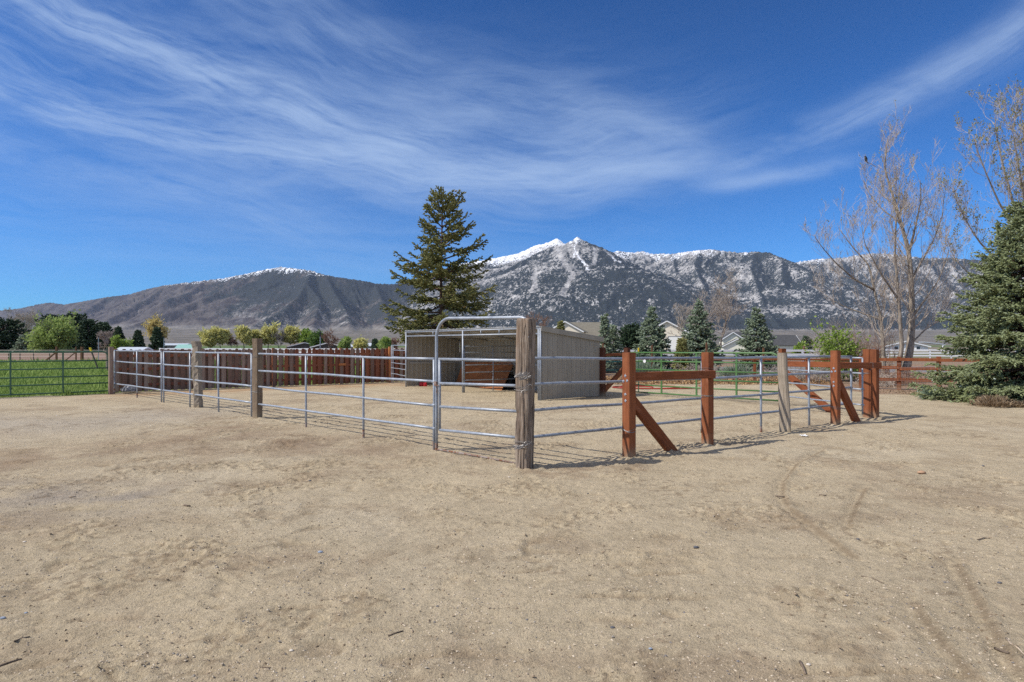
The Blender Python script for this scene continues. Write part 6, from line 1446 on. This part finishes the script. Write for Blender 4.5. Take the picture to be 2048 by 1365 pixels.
for lb, px, y, h in (('short red brown post behind the left spruce pair', 1206, 30, 1.70), ('thin stake in front of the tallest road spruce', 1413, 37, 1.75), ('thin reddish post in front of the right road spruce', 1527, 36, 1.45), ('reddish post right of the small green tree', 1608, 60, 1.5), ('thin reddish stake in front of the first road spruce', 1304, 38.5, 1.6)):
    wpost('wooden_stake', lb, px, y, h, 0.09*y/36, 'oldpost', cat='stake')

# mulch bank and litter (nobody could count the chips)
q_ = np.random.RandomState(91); n = 5200; x = q_.uniform(4.0, 13.5, n); yv = 27.0 + (q_.rand(n) - .5)*2.6 + 0.6*vnoise(x, x*0, 3)
m_ = MB(); hh = 0.28*np.exp(-((yv - 27.4)/0.9)**2)*(0.6 + 0.4*vnoise(x*0.8, yv, 5)); P = np.stack([x, yv, hh*q_.uniform(0.3, 1, n) + 0.01], 1)
V, Q, r_ = blades(P, rnd_dir(q_, n), q_.uniform(0.05, 0.14, n), q_.uniform(0.03, 0.07, n), q_.rand(n), q_); m_.add(V, Q, None, r_)
M['chips'] = mat('orange wood chips', leaf((0.26, 0.15, 0.075), (0.50, 0.32, 0.15), trans=0.0)); tag(m_.build('wood_chips', M['chips']), 'orange wood chips and straw banked behind the green gate', 'wood chips', kind='stuff')
q_ = np.random.RandomState(92); n = 2600; x = q_.uniform(4.5, 18, n); yv = np.interp(x, [4, 11.5, 13, 18], [26, 25, 20.3, 16.4]) + q_.rand(n)**1.5*2.6
V, Q, r_ = blades(np.stack([x, yv, x*0 + 0.012], 1), rnd_dir(q_, n)*np.array([1, 1, .25]), q_.uniform(0.04, 0.11, n), q_.uniform(0.02, 0.05, n), q_.rand(n), q_); m_ = MB(); m_.add(V, Q, None, r_); tag(m_.build('leaf_litter', M['drybrush']), 'dry leaf litter and bark along the verge', 'leaf litter', kind='stuff')

# pebbles: a scatter nobody could count, plus the few larger stones, twigs and leaves that stand out
def gravel(name, label, n, smin, smax, mt, seed, ymin=2.6, ymax=22):
    q_ = np.random.RandomState(seed); yv = ymin*np.exp(q_.rand(n)*math.log(ymax/ymin)); x = q_.uniform(-0.9, 0.9, n)*yv; cl = vnoise(x*0.9, yv*0.9, seed); k = cl + q_.randn(n)*0.3 > -0.1; x, yv = x[k], yv[k]; n = len(x)
    s = smin + (smax - smin)*q_.rand(n)**3; z = ground_z(x, yv) + s*0.15
    base = np.array([[1, 0, 0], [0, 1, 0], [-1, 0, 0], [0, -1, 0], [0, 0, 1], [0, 0, -1]], float); T0 = np.array([[0, 1, 4], [1, 2, 4], [2, 3, 4], [3, 0, 4], [1, 0, 5], [2, 1, 5], [3, 2, 5], [0, 3, 5]])
    a = q_.rand(n)*6.28; B = base[None]*np.stack([s*q_.uniform(.7, 1.4, n), s*q_.uniform(.7, 1.2, n), s*q_.uniform(.4, .8, n)], 1)[:, None]*(1 + 0.25*q_.randn(n, 6, 1))
    R_ = np.stack([B[..., 0]*np.cos(a)[:, None] - B[..., 1]*np.sin(a)[:, None], B[..., 0]*np.sin(a)[:, None] + B[..., 1]*np.cos(a)[:, None], B[..., 2]], -1) + np.stack([x, yv, z], 1)[:, None]
    T = (T0[None] + (np.arange(n)*6)[:, None, None]).reshape(-1, 3); m_ = MB(); m_.add(R_.reshape(-1, 3), None, T, np.repeat(q_.rand(n), 6)); tag(m_.build(name, M[mt], None, False), label, name.replace('_', ' '), kind='stuff')
M['grit'] = mat('mixed grit', leaf((0.24, 0.18, 0.12), (0.66, 0.56, 0.42), (0.16, 0.15, 0.15), trans=0.0)); M['clod'] = mat('dark crumbs of soil', leaf((0.15, 0.11, 0.07), (0.32, 0.24, 0.16), trans=0.0))
gravel('gravel', 'fine gravel scattered over the sandy yard', 70000, 0.0025, 0.010, 'grit', 5); gravel('soil_crumbs', 'dark crumbs of soil and dung scattered over the yard', 14000, 0.002, 0.012, 'clod', 6, ymax=26)
M['stone_dark'] = mat('dark pebble', plain((0.11, 0.11, 0.12), 0.8, 0, 0.3, 0.3, 30)); M['stone_pale'] = mat('pale pebble', plain((0.62, 0.55, 0.46), 0.8, 0, 0.3, 0.2, 30)); M['stone_tan'] = mat('orange tan stone', plain((0.42, 0.26, 0.16), 0.8, 0, 0.3, 0.2, 30)); M['stone_blue'] = mat('blue grey pebble', plain((0.26, 0.30, 0.36), 0.8, 0, 0.3, 0.2, 30))
for i, (lb, px, py, w, mt) in enumerate((('dark pebble lying alone right of the centre of the sand', 1392, 1096, 11, 'stone_dark'), ('rounded orange tan stone at the right, beyond the curved track', 1843, 948, 16, 'stone_tan'), ('white pebble near the left edge of the sand', 49, 1084, 7, 'stone_pale'),
        ('blue grey pebble at the left edge above the bottom corner', 6, 1235, 11, 'stone_blue'), ('small blue grey pebble right of the one at the left edge', 52, 1224, 7, 'stone_blue'), ('dark pebble in the lower left half of the sand', 488, 1246, 8, 'stone_dark'), ('pale stone near the bottom, left of the middle', 583, 1302, 9, 'stone_pale'),
        ('pale pebble beside the dark stick at the bottom', 1617, 1328, 10, 'stone_pale'), ('flat grey pebble below the middle of the sand', 1225, 1256, 10, 'stone_dark'), ('flat grey pebble left of the middle of the sand', 641, 1105, 11, 'stone_blue'), ('dark pebble left of the right hand track', 1716, 1078, 7, 'stone_dark'),
        ('small dark stone below the square grey post', 620, 962, 6, 'stone_dark'), ('pale pebble just left of the sleeper post foot', 1018, 957, 5, 'stone_pale'), ('small dark pebble at the far right of the sand', 1966, 932, 6, 'stone_dark'), ('bluish pebble low in the middle right', 1301, 1302, 8, 'stone_blue'), ('dark pebble farther back on the right sand', 1999, 1167, 9, 'stone_dark'))):
    c = G(px, py); m_ = MB(); s = w*c[1]/F/2; c[2] = gz(c) + s*0.2; stone(m_, c, (s, s*0.75, s*0.5), i + 11, 8); solo(m_, 'pebble', M[mt], lb, 'pebble', smooth=True)
M['stick'] = mat('dry grey stick', bark((0.10, 0.075, 0.055), (0.26, 0.20, 0.15))); M['stick_pale'] = mat('pale dry stick', bark((0.34, 0.26, 0.18), (0.55, 0.45, 0.34)))
for i, (lb, pts, w, mt) in enumerate((('pale curved twig at the bottom right corner', [(2012, 1280), (2022, 1296), (2036, 1306), (2060, 1318)], 5, 'stick_pale'), ('short dark stick left of the curved twig', [(1990, 1291), (2003, 1300), (2018, 1308)], 7, 'stick'), ('dark stick at the bottom right of the middle', [(1600, 1323), (1606, 1334), (1611, 1343)], 7, 'stick'),
        ('pale straw left of the middle of the sand', [(529, 1112), (541, 1116)], 3, 'stick_pale'), ('dark twig at the lower left above the corner', [(28, 1284), (44, 1277), (60, 1272)], 4, 'stick'), ('dark twig lying at the bottom left corner', [(-5, 1330), (20, 1322), (44, 1316)], 6, 'stick'), ('thin dark twig in the lower middle', [(776, 1274), (792, 1268), (806, 1264)], 4, 'stick'),
        ('dark twig left of the curved track', [(1551, 994), (1569, 995)], 4, 'stick'), ('short dark twig right of the curved track', [(1638, 991), (1652, 992)], 4, 'stick'), ('forked dark twig in the right middle of the sand', [(1722, 1152), (1745, 1157), (1768, 1168)], 3, 'stick'), ('dark twig farther right on the sand', [(1955, 1081), (1968, 1079), (1980, 1080)], 3, 'stick'),
        ('rusty twig in the left middle of the sand', [(138, 996), (152, 995)], 3, 'stick_pale'), ('pale chip of wood at the foot of the sleeper post', [(1033, 937), (1039, 942)], 3, 'stick_pale'), ('bent dark twig under the green specks, left middle', [(368, 1014), (380, 1016)], 5, 'stick'), ('thin dark twig in the left half, near the front', [(520, 1334), (542, 1335)], 3, 'stick'))):
    m_ = MB(); W = [G(*p_) for p_ in pts]; r_ = w*W[0][1]/F/2*0.8
    for c in W: c[2] = gz(c) + r_*0.8
    m_.tube(W, [r_*(1 - 0.4*k/len(W)) for k in range(len(W))], 6); solo(m_, 'twig', M[mt], lb, 'twig', smooth=True)
# crumpled white paper
c = G(1608, 874); c[2] = gz(c) + 0.006; q_ = np.random.RandomState(3); nn_ = 9; u = np.linspace(-1, 1, nn_); U, W_ = np.meshgrid(u, u); zz = 0.012 + 0.014*vnoise(U*2.2, W_*2.2, 5) + 0.01*np.abs(U*W_)
V = np.stack([c[0] + U*0.052, c[1] + W_*0.07 + U*0.01, c[2] + zz], -1).reshape(-1, 3); i = (np.arange(nn_-1)[:, None]*nn_ + np.arange(nn_-1)[None]).ravel(); V2 = V - Z3*0.0015; n0 = len(V)
m_ = MB(); m_.add(np.concatenate([V, V2]), np.concatenate([np.stack([i, i+1, i+nn_+1, i+nn_], 1), np.stack([i+nn_, i+nn_+1, i+1, i], 1) + n0])); solo(m_, 'paper_scrap', M['white_paint'], 'crumpled scrap of white paper on the sand right of the split post', 'paper')
# black bird on a twig near the top of the cottonwood
c = P3(1732, 319, CB[1]); t_ = MB(); pts = [c + np.array(v) for v in ((0.10, 0, -0.20), (0.05, 0, -0.12), (0.015, 0, -0.05), (0, 0, 0.02), (-0.012, 0, 0.075), (-0.02, 0, 0.11), (-0.035, 0, 0.125), (-0.06, 0, 0.122), (-0.085, 0, 0.115))]
t_.tube(pts, [0.008, 0.018, 0.045, 0.058, 0.045, 0.033, 0.030, 0.012, 0.003], 10); t_.tube([c + (0.005, 0.01, -0.03), c + (0.0, 0.01, -0.10)], 0.005, 4); t_.tube([c + (0.0, -0.012, -0.03), c + (-0.005, -0.012, -0.10)], 0.005, 4)
solo(t_, 'bird', M['black'], 'black bird perched high on the left side of the tall cottonwood', 'bird', smooth=True)
m_ = MB(); m_.tube([c + (0.45, 0.02, -0.32), c + (0.2, 0.01, -0.18), c + (-0.02, 0, -0.102), c + (-0.18, 0, -0.02), c + (-0.25, 0, 0.12)], [0.016, 0.013, 0.009, 0.006, 0.004], 5)
ct = [o for o in bpy.data.objects if o.name == 'cottonwood_tree'][0]; m_.build('perch_twig', M['twig_pale'], ct)
